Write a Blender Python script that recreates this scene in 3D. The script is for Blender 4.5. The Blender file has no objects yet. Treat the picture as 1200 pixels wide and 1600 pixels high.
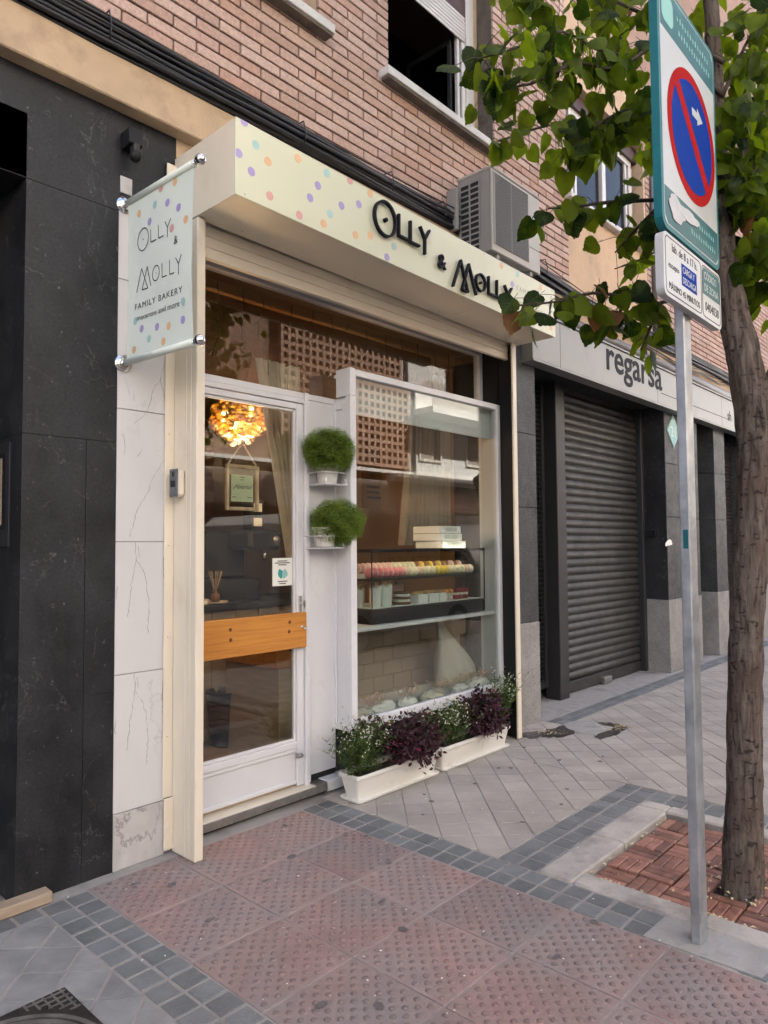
import bpy, bmesh, math, random
from math import sin, cos, pi, radians, atan2, sqrt, floor
from mathutils import Vector, Matrix
random.seed(7)
SC = bpy.context.scene
COL = SC.collection

# ------------------------------------------------------------------ camera
CAMP = Vector((0.0, -3.1, 1.45)); YAW, PIT, ROL = radians(47.443), radians(2.693), radians(-0.433)
fw = Vector((sin(YAW)*cos(PIT), cos(YAW)*cos(PIT), sin(PIT)))
r0 = Vector((cos(YAW), -sin(YAW), 0)); u0 = r0.cross(fw)
rr = r0*cos(ROL) + u0*sin(ROL); uu = u0*cos(ROL) - r0*sin(ROL)
cd = bpy.data.cameras.new('camera'); cam = bpy.data.objects.new('camera', cd); COL.objects.link(cam)
cd.sensor_fit = 'VERTICAL'; cd.sensor_height = 36.0; cd.lens = 36.0*1110.38/1600
cd.clip_start = 0.05; cd.clip_end = 2000
cam.matrix_world = Matrix(((rr.x, uu.x, -fw.x, CAMP.x), (rr.y, uu.y, -fw.y, CAMP.y), (rr.z, uu.z, -fw.z, CAMP.z), (0, 0, 0, 1)))
SC.camera = cam
# ------------------------------------------------------------------ light
SUN_EL, SUN_AZ = radians(52), radians(24)      # azimuth measured from +Y towards +X
wd = bpy.data.worlds.new('World'); SC.world = wd; wd.use_nodes = True
nt = wd.node_tree; bg = nt.nodes['Background']
sky = nt.nodes.new('ShaderNodeTexSky'); sky.sky_type = 'NISHITA'; sky.sun_disc = False
sky.sun_elevation = SUN_EL; sky.sun_rotation = SUN_AZ; sky.air_density = 0.8; sky.dust_density = 6.0; sky.ozone_density = 0.3
nt.links.new(sky.outputs[0], bg.inputs['Color']); bg.inputs['Strength'].default_value = 0.15
sl = bpy.data.lights.new('sun', 'SUN'); sl.energy = 4.6; sl.angle = radians(0.6); sl.color = (1.0, 0.97, 0.93)
so = bpy.data.objects.new('sun', sl); COL.objects.link(so)
tos = Vector((sin(SUN_AZ)*cos(SUN_EL), cos(SUN_AZ)*cos(SUN_EL), sin(SUN_EL)))
so.rotation_euler = tos.to_track_quat('Z', 'Y').to_euler(); so.location = (0, -6, 12)
vs = SC.view_settings; vs.view_transform = 'Standard'; vs.look = 'None'; vs.exposure = 2.35; vs.gamma = 1.0; vs.use_curve_mapping = False
SC.render.engine = 'CYCLES'
SC.cycles.use_denoising = True; SC.cycles.max_bounces = 6; SC.cycles.transparent_max_bounces = 12; SC.cycles.use_adaptive_sampling = True; SC.cycles.adaptive_threshold = 0.03
SC.cycles.glossy_bounces = 3; SC.cycles.transmission_bounces = 4; SC.cycles.diffuse_bounces = 3
SC.cycles.caustics_reflective = False; SC.cycles.caustics_refractive = False; SC.cycles.sample_clamp_indirect = 6.0

# ------------------------------------------------------------------ mesh helpers
class MB:
    def __init__(s): s.v = []; s.f = []; s.m = []; s.s = []
    def add(s, vs, fs, mi=0, sm=False):
        o = len(s.v); s.v.extend([tuple(p) for p in vs])
        for f in fs: s.f.append(tuple(i+o for i in f)); s.m.append(mi); s.s.append(sm)
        return s
    def box(s, x0, x1, y0, y1, z0, z1, b=0.0, mi=0):
        if x0 > x1: x0, x1 = x1, x0
        if y0 > y1: y0, y1 = y1, y0
        if z0 > z1: z0, z1 = z1, z0
        if b <= 0:
            v = [(x, y, z) for x in (x0, x1) for y in (y0, y1) for z in (z0, z1)]
            return s.add(v, [(0, 1, 3, 2), (4, 6, 7, 5), (0, 4, 5, 1), (2, 3, 7, 6), (0, 2, 6, 4), (1, 5, 7, 3)], mi)
        b = min(b, (x1-x0)*.45, (y1-y0)*.45, (z1-z0)*.45)
        X, Y, Z = (x0, x1), (y0, y1), (z0, z1); v = []; ix = {}
        for i in (0, 1):
            for j in (0, 1):
                for k in (0, 1):
                    px, py, pz = X[i], Y[j], Z[k]; bx, by, bz = (b, -b)[i], (b, -b)[j], (b, -b)[k]
                    for a, p in enumerate(((px, py+by, pz+bz), (px+bx, py, pz+bz), (px+bx, py+by, pz))):
                        ix[i, j, k, a] = len(v); v.append(p)
        f = []
        for a in range(3):
            for side in (0, 1):
                q = [(0, 0), (1, 0), (1, 1), (0, 1)]
                cyc = []
                for (p, r) in q:
                    t = [0, 0, 0]; t[a] = side; t[(a+1) % 3] = p; t[(a+2) % 3] = r
                    cyc.append(ix[t[0], t[1], t[2], a])
                f.append(tuple(cyc if side else cyc[::-1]))
        for a in range(3):
            b1, c1 = (a+1) % 3, (a+2) % 3
            for p in (0, 1):
                for r in (0, 1):
                    t0 = [0, 0, 0]; t1 = [0, 0, 0]; t0[a] = 0; t1[a] = 1; t0[b1] = t1[b1] = p; t0[c1] = t1[c1] = r
                    e = (ix[(*t0, b1)], ix[(*t1, b1)], ix[(*t1, c1)], ix[(*t0, c1)])
                    f.append(e if p == r else e[::-1])
        for i in (0, 1):
            for j in (0, 1):
                for k in (0, 1):
                    t = (ix[i, j, k, 0], ix[i, j, k, 1], ix[i, j, k, 2]); f.append(t if (i+j+k) % 2 == 1 else t[::-1])
        return s.add(v, f, mi)
    def prism(s, poly, z0, z1, mi=0):
        n = len(poly)
        v = [(x, y, z0) for x, y in poly]+[(x, y, z1) for x, y in poly]
        return s.add(v, [tuple(range(n-1, -1, -1)), tuple(range(n, 2*n))]+[(i, (i+1) % n, n+(i+1) % n, n+i) for i in range(n)], mi)
    def plate(s, poly, O, U, V, N, t, mi=0):          # polygon in plane O+uU+vV extruded t along N
        O, U, V, N = Vector(O), Vector(U), Vector(V), Vector(N); n = len(poly)
        a = [O+U*p[0]+V*p[1] for p in poly]; v = a+[p+N*t for p in a]
        return s.add(v, [tuple(range(n-1, -1, -1)), tuple(range(n, 2*n))]+[(i, (i+1) % n, n+(i+1) % n, n+i) for i in range(n)], mi)
    def tube(s, path, rad, n=8, mi=0, cap=True, sm=True):
        P = [Vector(p) for p in path]; k = len(P)
        R = rad if isinstance(rad, (list, tuple)) else [rad]*k
        v = []; up = None
        for i in range(k):
            d = (P[min(i+1, k-1)]-P[max(i-1, 0)])
            if d.length < 1e-9: d = Vector((0, 0, 1))
            d.normalize()
            if up is None:
                up = Vector((0, 0, 1)) if abs(d.z) < .9 else Vector((1, 0, 0))
            a = d.cross(up)
            if a.length < 1e-4: a = d.orthogonal()
            a.normalize(); c = a.cross(d).normalized(); up = c
            for j in range(n):
                t = 2*pi*j/n; v.append(P[i]+(a*cos(t)+c*sin(t))*R[i])
        f = [(i*n+j, i*n+(j+1) % n, (i+1)*n+(j+1) % n, (i+1)*n+j) for i in range(k-1) for j in range(n)]
        s.add(v, f, mi, sm)
        if cap: o = len(s.v)-k*n; s.f += [tuple(o+j for j in range(n-1, -1, -1)), tuple(o+(k-1)*n+j for j in range(n))]; s.m += [mi]*2; s.s += [False]*2
        return s
    def lathe(s, prof, c, ax=(0, 0, 1), n=16, mi=0, sm=True):
        c = Vector(c); ax = Vector(ax).normalized(); a = ax.orthogonal().normalized(); b = ax.cross(a); v = []
        for r, h in prof:
            for j in range(n):
                t = 2*pi*j/n; v.append(c+ax*h+(a*cos(t)+b*sin(t))*max(r, 1e-5))
        k = len(prof)
        f = [(i*n+j, i*n+(j+1) % n, (i+1)*n+(j+1) % n, (i+1)*n+j) for i in range(k-1) for j in range(n)]
        return s.add(v, f, mi, sm)
    def ball(s, c, r, n=10, m=6, mi=0, sc=(1, 1, 1)):
        v = []; c = Vector(c)
        for i in range(m+1):
            p = pi*i/m
            for j in range(n):
                t = 2*pi*j/n; v.append((c.x+r*sc[0]*sin(p)*cos(t), c.y+r*sc[1]*sin(p)*sin(t), c.z+r*sc[2]*cos(p)))
        return s.add(v, [(i*n+j, (i+1)*n+j, (i+1)*n+(j+1) % n, i*n+(j+1) % n) for i in range(m) for j in range(n)], mi, True)

ORG = {}
def org(o): return ORG.get(o.name, Vector((0, 0, 0))) if o else Vector((0, 0, 0))
def tag(o, label=None, cat=None, group=None, kind=None):
    if label: o['label'] = label
    if cat: o['category'] = cat
    if group: o['group'] = group
    if kind: o['kind'] = kind
    return o
def islands(v, f):
    par = list(range(len(v)))
    def find(a):
        while par[a] != a: par[a] = par[par[a]]; a = par[a]
        return a
    for q in f:
        for k in q[1:]: par[find(q[0])] = find(k)
    out = {}
    for q in f: out.setdefault(find(q[0]), []).append(q)
    return sorted(out.values(), key=lambda L: min(v[i][0] for q in L for i in q))
def mesh(mb, mats):
    me = bpy.data.meshes.new('m'); me.from_pydata(mb.v, [], mb.f)
    mats = mats if isinstance(mats, (list, tuple)) else [mats]
    for m in mats: me.materials.append(m)
    me.polygons.foreach_set('material_index', mb.m); me.polygons.foreach_set('use_smooth', mb.s)
    me.update(); return me
def obj(name, mb, mats, parent=None, loc=None, **kw):
    """world-space mesh builder -> one mesh object; vertices become local to the parent (or to loc)"""
    if loc is not None and parent is None: o_ = Vector(loc)
    else: o_ = org(parent)
    if o_.length > 0: mb.v = [(p[0]-o_.x, p[1]-o_.y, p[2]-o_.z) for p in mb.v]
    o = bpy.data.objects.new(name, mesh(mb, mats)); COL.objects.link(o)
    if parent: o.parent = parent
    elif loc is not None: o.location = loc
    ORG[o.name] = o_
    return tag(o, **kw)
def inst(name, me, parent, wloc, rot=None, **kw):
    o = bpy.data.objects.new(name, me); COL.objects.link(o); o.parent = parent
    o.location = Vector(wloc)-org(parent)
    if rot is not None: o.rotation_euler = rot
    ORG[o.name] = Vector(wloc)
    return tag(o, **kw)
def thing(name, label, cat, loc=(0, 0, 0), group=None, kind=None):
    o = bpy.data.objects.new(name, None); COL.objects.link(o); o.location = loc; o.empty_display_size = .1
    ORG[o.name] = Vector(loc)
    return tag(o, label, cat, group, kind)
def text_geo(body, size=1.0, spacing=1.0, extrude=0.0, offset=0.0, align='LEFT', xs=1.0, shear=0.0):
    cu = bpy.data.curves.new('t', 'FONT'); cu.body = body; cu.size = size; cu.space_character = spacing; cu.shear = shear
    cu.extrude = extrude; cu.offset = offset; cu.align_x = align; cu.resolution_u = 3
    ob = bpy.data.objects.new('t', cu); COL.objects.link(ob)
    bpy.context.view_layer.update(); dg = bpy.context.evaluated_depsgraph_get()
    ev = ob.evaluated_get(dg); me = ev.to_mesh()
    v = [(p.co.x*xs, p.co.y, p.co.z) for p in me.vertices]; f = [tuple(p.vertices) for p in me.polygons]
    ev.to_mesh_clear(); bpy.data.objects.remove(ob); bpy.data.curves.remove(cu)
    return v, f
def put_text(mb, body, O, U, V, size, depth=.001, mi=0, fit=None, **kw):
    """flat lettering on the plane O+uU+vV, raised by depth along U x V; fit = wanted length in metres"""
    v, f = text_geo(body, size, extrude=depth/2, **kw)
    if not v: return
    k = 1.0
    if fit:
        xs = [p[0] for p in v]; k = fit/max(1e-6, max(xs)-min(xs))
    O, U, V = Vector(O), Vector(U).normalized(), Vector(V).normalized(); N = U.cross(V)
    mb.add([O+U*p[0]*k+V*p[1]+N*(p[2]+depth/2) for p in v], f, mi)

# ------------------------------------------------------------------ materials
def new_mat(name):
    m = bpy.data.materials.new(name); m.use_nodes = True
    t = m.node_tree; return m, t, t.nodes['Principled BSDF'], t.links.new
def nz(t, scale, detail=4, rough=.55, vec=None, dist=0.0):
    n = t.nodes.new('ShaderNodeTexNoise'); n.inputs['Scale'].default_value = scale; n.inputs['Detail'].default_value = detail
    n.inputs['Roughness'].default_value = rough; n.inputs['Distortion'].default_value = dist
    if vec is not None: t.links.new(vec, n.inputs['Vector'])
    return n
def ramp(t, fac, stops):
    r = t.nodes.new('ShaderNodeValToRGB'); e = r.color_ramp.elements
    while len(e) < len(stops): e.new(.5)
    for i, (p, c) in enumerate(stops):
        e[i].position = p; e[i].color = (*c, 1) if len(c) == 3 else c
    t.links.new(fac, r.inputs[0]); return r
def mixc(t, fac, a, b, mode='MIX'):
    n = t.nodes.new('ShaderNodeMix'); n.data_type = 'RGBA'; n.blend_type = mode
    for s, val in ((0, fac), (6, a), (7, b)):
        if hasattr(val, 'links'): t.links.new(val, n.inputs[s])
        elif isinstance(val, (tuple, list)): n.inputs[s].default_value = (*val[:3], 1)
        else: n.inputs[s].default_value = val
    return n.outputs[2]
def mapv(t, scale=(1, 1, 1), rot=(0, 0, 0)):
    g = t.nodes.new('ShaderNodeNewGeometry'); m = t.nodes.new('ShaderNodeMapping')
    m.inputs['Scale'].default_value = scale; m.inputs['Rotation'].default_value = rot
    t.links.new(g.outputs['Position'], m.inputs['Vector']); return m.outputs[0]
def pm(name, col, rough=.6, metal=0.0, var=.15, vs=3.0, col2=None, bump=0.0, bs=44, orand=0.0, stretch=(1, 1, 1), spec=.5, dirt=None, ds=2.0, dlo=.55, dhi=.75, rvar=.0, speck=None, spk=.62, sps=120):
    m, t, b, L = new_mat(name)
    pv = mapv(t, stretch)
    n1 = nz(t, vs, 3, .6, pv)
    c2 = col2 or tuple(c*(1-var) for c in col); c1 = tuple(min(1, c*(1+var*.6)) for c in col) if col2 is None else col
    rp = ramp(t, n1.outputs[0], [(.32, c2), (.68, c1)]); out = rp.outputs[0]
    if speck:
        n3 = nz(t, sps, 2, .5, pv); r3 = ramp(t, n3.outputs[0], [(spk, (0, 0, 0)), (spk+.06, (1, 1, 1))]); out = mixc(t, r3.outputs[0], out, speck)
    if dirt:
        n2 = nz(t, ds, 4, .65, mapv(t)); r2 = ramp(t, n2.outputs[0], [(dlo, (0, 0, 0)), (dhi, (1, 1, 1))]); out = mixc(t, r2.outputs[0], out, dirt)
    if orand:
        oi = t.nodes.new('ShaderNodeObjectInfo'); mr = t.nodes.new('ShaderNodeMapRange'); L(oi.outputs['Random'], mr.inputs[0])
        mr.inputs[3].default_value = 1-orand; mr.inputs[4].default_value = 1+orand*.6
        out = mixc(t, 1.0, out, mr.outputs[0], 'MULTIPLY')
    L(out, b.inputs['Base Color']); b.inputs['Roughness'].default_value = rough; b.inputs['Metallic'].default_value = metal
    b.inputs['Specular IOR Level'].default_value = spec
    if rvar:
        mr = t.nodes.new('ShaderNodeMapRange'); nn = nz(t, vs*2.3, 4, .6, pv); L(nn.outputs[0], mr.inputs[0]); mr.inputs[1].default_value = .3; mr.inputs[2].default_value = .7
        mr.inputs[3].default_value = rough-rvar; mr.inputs[4].default_value = rough+rvar; L(mr.outputs[0], b.inputs['Roughness'])
    if bump:
        n3 = nz(t, bs, 2, .6, pv); bp = t.nodes.new('ShaderNodeBump'); bp.inputs['Strength'].default_value = bump; bp.inputs['Distance'].default_value = .01
        L(n3.outputs[0], bp.inputs['Height']); L(bp.outputs[0], b.inputs['Normal'])
    return m
def emis(name, col, s):
    m, t, b, L = new_mat(name); b.inputs['Base Color'].default_value = (*col, 1); b.inputs['Emission Color'].default_value = (*col, 1); b.inputs['Emission Strength'].default_value = s
    return m
def glassm(name, tint=(.93, .96, .94), ior=1.5, boost=1.0, rough=0.0):
    m, t, b, L = new_mat(name); t.nodes.remove(b); out = t.nodes['Material Output']
    tr = t.nodes.new('ShaderNodeBsdfTransparent'); tr.inputs[0].default_value = (*tint, 1)
    gl = t.nodes.new('ShaderNodeBsdfGlossy'); gl.inputs['Roughness'].default_value = rough; gl.inputs[0].default_value = (1, 1, 1, 1)
    fr = t.nodes.new('ShaderNodeFresnel'); fr.inputs[0].default_value = ior
    mu = t.nodes.new('ShaderNodeMath'); mu.operation = 'MULTIPLY'; mu.use_clamp = True; mu.inputs[1].default_value = boost
    ge = t.nodes.new('ShaderNodeNewGeometry'); mr = t.nodes.new('ShaderNodeMapRange'); L(ge.outputs['Backfacing'], mr.inputs[0]); mr.inputs[3].default_value = ior; mr.inputs[4].default_value = 1/ior; L(mr.outputs[0], fr.inputs[0])
    mx = t.nodes.new('ShaderNodeMixShader'); L(fr.outputs[0], mu.inputs[0]); L(mu.outputs[0], mx.inputs[0]); L(tr.outputs[0], mx.inputs[1]); L(gl.outputs[0], mx.inputs[2]); L(mx.outputs[0], out.inputs[0])
    return m
def leafm(name, c1, c2, tr=.45, rough=.45, trc=None, orand=.35):
    m, t, b, L = new_mat(name); out = t.nodes['Material Output']
    oi = t.nodes.new('ShaderNodeObjectInfo'); n = nz(t, 14, 3, .5, mapv(t))
    ad = t.nodes.new('ShaderNodeMath'); ad.operation = 'ADD'; L(n.outputs[0], ad.inputs[0])
    sc = t.nodes.new('ShaderNodeMath'); sc.operation = 'MULTIPLY_ADD'; L(oi.outputs['Random'], sc.inputs[0]); sc.inputs[1].default_value = orand; sc.inputs[2].default_value = -orand/2
    L(sc.outputs[0], ad.inputs[1])
    rp = ramp(t, ad.outputs[0], [(.3, c1), (.7, c2)]); L(rp.outputs[0], b.inputs['Base Color']); b.inputs['Roughness'].default_value = rough; b.inputs['Specular IOR Level'].default_value = .22
    tl = t.nodes.new('ShaderNodeBsdfTranslucent'); tc = mixc(t, 1.0, rp.outputs[0], trc or (1.6, 1.9, .7), 'MULTIPLY'); L(tc, tl.inputs[0])
    mx = t.nodes.new('ShaderNodeMixShader'); mx.inputs[0].default_value = tr; L(b.outputs[0], mx.inputs[1]); L(tl.outputs[0], mx.inputs[2]); L(mx.outputs[0], out.inputs[0])
    return m
def woodm(name, c1, c2, scale=(2, 40, 40), rough=.5, orand=.2, bump=.15, rot=(0, 0, 0)):
    m, t, b, L = new_mat(name); v = mapv(t, scale, rot)
    n = nz(t, 1.6, 6, .6, v, .8); rp = ramp(t, n.outputs[0], [(.3, c2), (.62, c1), (.75, tuple(min(1, c*1.15) for c in c1))]); out = rp.outputs[0]
    oi = t.nodes.new('ShaderNodeObjectInfo'); mr = t.nodes.new('ShaderNodeMapRange'); L(oi.outputs['Random'], mr.inputs[0]); mr.inputs[3].default_value = 1-orand; mr.inputs[4].default_value = 1+orand*.5
    out = mixc(t, 1.0, out, mr.outputs[0], 'MULTIPLY'); L(out, b.inputs['Base Color']); b.inputs['Roughness'].default_value = rough
    bp = t.nodes.new('ShaderNodeBump'); bp.inputs['Strength'].default_value = bump; bp.inputs['Distance'].default_value = .004; L(n.outputs[0], bp.inputs['Height']); L(bp.outputs[0], b.inputs['Normal'])
    return m
def veinm(name, base, base2, vein, vs=2.2, width=.012, amount=.7, rough=.35, stretch=(1, 1, .5), speck=None, bump=0.0, cloud=3.0):
    m, t, b, L = new_mat(name); pv = mapv(t, stretch)
    n1 = nz(t, cloud, 6, .65, pv); c = ramp(t, n1.outputs[0], [(.3, base), (.7, base2)]).outputs[0]
    n2 = nz(t, vs, 6, .6, pv, 1.2)
    sb = t.nodes.new('ShaderNodeMath'); sb.operation = 'SUBTRACT'; L(n2.outputs[0], sb.inputs[0]); sb.inputs[1].default_value = .5
    ab = t.nodes.new('ShaderNodeMath'); ab.operation = 'ABSOLUTE'; L(sb.outputs[0], ab.inputs[0])
    rv = ramp(t, ab.outputs[0], [(0.0, (1, 1, 1)), (width, (0, 0, 0))])
    n3 = nz(t, vs*1.7, 2, .5, pv); r3 = ramp(t, n3.outputs[0], [(.47, (0, 0, 0)), (.56, (amount,)*3)])
    fac = mixc(t, 1.0, rv.outputs[0], r3.outputs[0], 'MULTIPLY'); c = mixc(t, fac, c, vein)
    if speck:
        n6 = nz(t, 75, 3, .7, mapv(t)); r6 = ramp(t, n6.outputs[0], [(.32, (.72,)*3), (.68, (1.3,)*3)]); c = mixc(t, 1.0, c, r6.outputs[0], 'MULTIPLY')
        n4 = nz(t, 22, 5, .75, mapv(t)); r4 = ramp(t, n4.outputs[0], [(.62, (0, 0, 0)), (.72, (.8, .8, .8))]); c = mixc(t, r4.outputs[0], c, speck)
    L(c, b.inputs['Base Color']); b.inputs['Roughness'].default_value = rough; b.inputs['Specular IOR Level'].default_value = .3
    rm = ramp(t, n1.outputs[0], [(.3, (rough*.75,)*3), (.7, (min(1, rough*1.3),)*3)]); L(rm.outputs[0], b.inputs['Roughness'])
    if bump:
        n5 = nz(t, 130, 4, .6, mapv(t)); bp = t.nodes.new('ShaderNodeBump'); bp.inputs['Strength'].default_value = bump; bp.inputs['Distance'].default_value = .004; L(n5.outputs[0], bp.inputs['Height']); L(bp.outputs[0], b.inputs['Normal'])
    return m

M = {}
M['black_stone'] = veinm('black_stone', (.006, .0065, .008), (.032, .033, .036), (.20, .20, .195), 3.4, .005, .35, .5, (1, 1, .7), (.22, .22, .22), .08, 4)
M['dark_granite'] = pm('dark_granite', (.042, .044, .047), .55, 0, .3, 6, spec=.3, speck=(.16, .16, .16), sps=104, spk=.6, rvar=.1)
M['grey_granite'] = pm('grey_granite', (.30, .285, .27), .6, 0, .2, 5, speck=(.12, .115, .11), sps=132, spk=.58, dirt=(.2, .18, .165), ds=3)
M['white_marble'] = veinm('white_marble', (.58, .57, .57), (.66, .655, .655), (.42, .41, .41), 2.1, .011, .5, .35, (1, 1, .42), None, 0, 1.5)
M['vein'] = pm('vein', (.24, .225, .22), .5)
M['skirt_marble'] = veinm('skirt_marble', (.40, .38, .37), (.55, .53, .52), (.12, .11, .11), 3, .02, .6, .5, (1, 1, .6), None, .1, 7)
M['cream'] = pm('cream', (.76, .68, .55), .38, 0, .05, 2.5, bump=.02, bs=16, dirt=(.62, .52, .40), ds=3, dlo=.62, dhi=.9)
M['cream_sign'] = pm('cream_sign', (.68, .675, .50), .4, 0, .03, 1.2, dirt=(.63, .62, .46), ds=2, dlo=.55, dhi=.9)
M['white_paint'] = pm('white_paint', (.70, .70, .72), .42, 0, .05, 3, bump=.03, bs=22, dirt=(.58, .56, .54), ds=6, dlo=.6, dhi=.85)
M['plaster'] = pm('plaster', (.50, .365, .235), .85, 0, .18, 2.2, bump=.5, bs=66, dirt=(.33, .23, .145), ds=5, dlo=.55, dhi=.85)
M['render_beige'] = pm('render_beige', (.60, .42, .27), .85, 0, .12, 2.5, bump=.35, bs=88, dirt=(.45, .31, .2), ds=3)
M['mortar'] = pm('mortar', (.135, .11, .09), .95, 0, .3, 12, bump=.6, bs=82)
M['pave_mortar'] = pm('pave_mortar', (.30, .275, .25), .92, 0, .25, 6, bump=.5, bs=82, dirt=(.13, .12, .11), ds=3)
M['cement'] = pm('cement', (.34, .32, .30), .9, 0, .22, 4, bump=.4, bs=66, dirt=(.15, .135, .12), ds=4, dlo=.5, dhi=.75)
M['asphalt'] = pm('asphalt', (.055, .055, .057), .9, 0, .3, 3, bump=.6, bs=110)
M['slab'] = pm('slab', (.365, .325, .285), .82, 0, .16, 2.6, bump=.35, bs=93, orand=.12, dirt=(.27, .24, .21), ds=2.2, dlo=.46, dhi=.78, speck=(.48, .45, .42), sps=168, spk=.64)
M['slab_grey'] = pm('slab_grey', (.26, .255, .245), .8, 0, .16, 2.6, bump=.35, bs=93, orand=.1, dirt=(.14, .138, .135), ds=2.4, dlo=.46, dhi=.78, speck=(.33, .33, .33), sps=168, spk=.66)
M['sett'] = pm('sett', (.15, .156, .156), .72, 0, .2, 7, bump=.4, bs=121, orand=.22, speck=(.2, .2, .2), sps=160, spk=.62, dirt=(.17, .165, .16), ds=5, dlo=.56, dhi=.8)
M['red_tile'] = pm('red_tile', (.285, .188, .17), .85, 0, .16, 5, bump=.4, bs=99, orand=.14, dirt=(.245, .205, .19), ds=2.3, dlo=.40, dhi=.66, speck=(.32, .26, .25), sps=104, spk=.68)
M['red_dome'] = pm('red_dome', (.215, .138, .124), .7, 0, .14, 3, bump=.2, bs=99, orand=.1, dirt=(.165, .135, .124), ds=2.3, dlo=.40, dhi=.66)
M['kerb_stone'] = pm('kerb_stone', (.40, .365, .325), .9, 0, .2, 5, bump=.6, bs=60, dirt=(.17, .15, .135), ds=4, dlo=.5, dhi=.78)
M['deck'] = woodm('deck', (.31, .145, .10), (.16, .068, .05), (9, 9, 9), .55, .45)
M['soil'] = pm('soil', (.05, .036, .026), .95, 0, .4, 20, bump=1, bs=49)
M['galv'] = pm('galv', (.47, .49, .505), .46, .75, .16, 9, col2=(.30, .315, .33), rvar=.1, dirt=(.60, .62, .63), ds=5, dlo=.55, dhi=.8)
M['chrome'] = pm('chrome', (.7, .7, .7), .12, 1.0, .05)
M['brushed'] = pm('brushed', (.45, .43, .40), .35, .9, .2, 30)
M['black_metal'] = pm('black_metal', (.012, .012, .013), .55, 0, .2, 5, spec=.25)
M['shutter_grey'] = pm('shutter_grey', (.040, .037, .034), .5, .25, .12, 4, rvar=.08, dirt=(.065, .058, .052), ds=2.5)
M['post_grey'] = pm('post_grey', (.026, .026, .028), .55, .1, .12, 3)
M['fascia'] = pm('fascia', (.225, .222, .208), .4, .1, .04, 2, dirt=(.19, .185, .17), ds=2.5)
M['gutter'] = pm('gutter', (.17, .165, .16), .4, .3, .1, 3)
M['letter_black'] = pm('letter_black', (.014, .014, .017), .65, 0, .05, spec=.15)
M['letter_side'] = pm('letter_side', (.05, .05, .055), .5, 0, .05)
M['print_grey'] = pm('print_grey', (.42, .42, .36), .5, 0, .02)
M['banner'] = pm('banner', (.76, .82, .73), .5, 0, .03, 2, bump=.02, bs=15)
M['print_dark'] = pm('print_dark', (.03, .04, .045), .5, 0, .02)
for k, c in dict(p=(.42, .34, .62), t=(.42, .63, .60), o=(.80, .50, .27), r=(.70, .37, .34)).items(): M['dot_'+k] = pm('dot_'+k, c, .5, 0, .05)
M['glass'] = glassm('glass', (.88, .91, .89), 1.52, 1.35)
M['glass_top'] = glassm('glass_top', (.86, .88, .86), 1.52, .8)
M['glass_dark'] = glassm('glass_dark', (.40, .41, .40), 1.52, .55)
M['glass_clear'] = glassm('glass_clear', (.96, .98, .97), 1.45, .8)
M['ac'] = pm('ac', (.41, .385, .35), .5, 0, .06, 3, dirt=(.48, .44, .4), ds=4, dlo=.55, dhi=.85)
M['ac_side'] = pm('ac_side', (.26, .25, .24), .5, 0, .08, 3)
M['dark'] = pm('dark', (.012, .011, .01), .8, 0, .1)
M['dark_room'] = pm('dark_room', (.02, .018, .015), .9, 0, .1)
M['alu'] = pm('alu', (.68, .64, .60), .45, .2, .06, 4)
M['sill'] = pm('sill', (.62, .60, .57), .6, 0, .12, 6, dirt=(.42, .4, .37), ds=8)
M['brown_frame'] = pm('brown_frame', (.07, .028, .018), .5, 0, .2, 6)
M['cable'] = pm('cable', (.012, .012, .013), .42, 0, .2, 4)
M['bark'] = pm('bark', (.085, .064, .052), .92, 0, .45, 11, col2=(.032, .024, .02), bump=1.0, bs=38, stretch=(1, 1, .35), dirt=(.17, .115, .085), ds=5, dlo=.55, dhi=.8)
def barkm():
    m, t, b, L = new_mat('bark'); v1 = mapv(t, (1, 1, .16)); v2 = mapv(t, (1, 1, 2.2)); v3 = mapv(t)
    a = nz(t, 46, 5, .65, v1, .6); c = ramp(t, a.outputs[0], [(.34, (.028, .023, .020)), (.47, (.105, .084, .070)), (.62, (.165, .135, .112)), (.8, (.23, .19, .16))]).outputs[0]
    h = nz(t, 26, 3, .6, v2); hr = ramp(t, h.outputs[0], [(.60, (0, 0, 0)), (.68, (.85,)*3)]); c = mixc(t, hr.outputs[0], c, (.03, .022, .018))
    q = nz(t, 5, 4, .6, v3); qr = ramp(t, q.outputs[0], [(.45, (0, 0, 0)), (.7, (.6,)*3)]); c = mixc(t, qr.outputs[0], c, (.085, .052, .040))
    L(c, b.inputs['Base Color']); b.inputs['Roughness'].default_value = .92; b.inputs['Specular IOR Level'].default_value = .2
    ad = t.nodes.new('ShaderNodeMath'); ad.operation = 'SUBTRACT'; L(a.outputs[0], ad.inputs[0]); L(hr.outputs[0], ad.inputs[1])
    bp = t.nodes.new('ShaderNodeBump'); bp.inputs['Strength'].default_value = .9; bp.inputs['Distance'].default_value = .012; L(ad.outputs[0], bp.inputs['Height']); L(bp.outputs[0], b.inputs['Normal'])
    return m
M['bark'] = barkm()
M['twig'] = pm('twig', (.06, .042, .028), .8, 0, .2, 9)
M['leaf'] = leafm('leaf', (.013, .030, .005), (.11, .16, .016), .62, .42, (2.5, 2.4, .6), .6)
M['leaf_vein'] = leafm('leaf_vein', (.10, .14, .03), (.16, .20, .05), .4, .6, None, .3)
M['leaf_dry'] = leafm('leaf_dry', (.12, .055, .02), (.26, .13, .05), .3, .7, (1.3, 1.0, .6))
M['fern'] = leafm('fern', (.12, .18, .025), (.27, .36, .065), .3, .75, (1.3, 1.5, .6), 0)
M['grass_green'] = leafm('grass_green', (.05, .085, .022), (.12, .17, .05), .3, .6, (1.3, 1.5, .6), 0)
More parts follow.
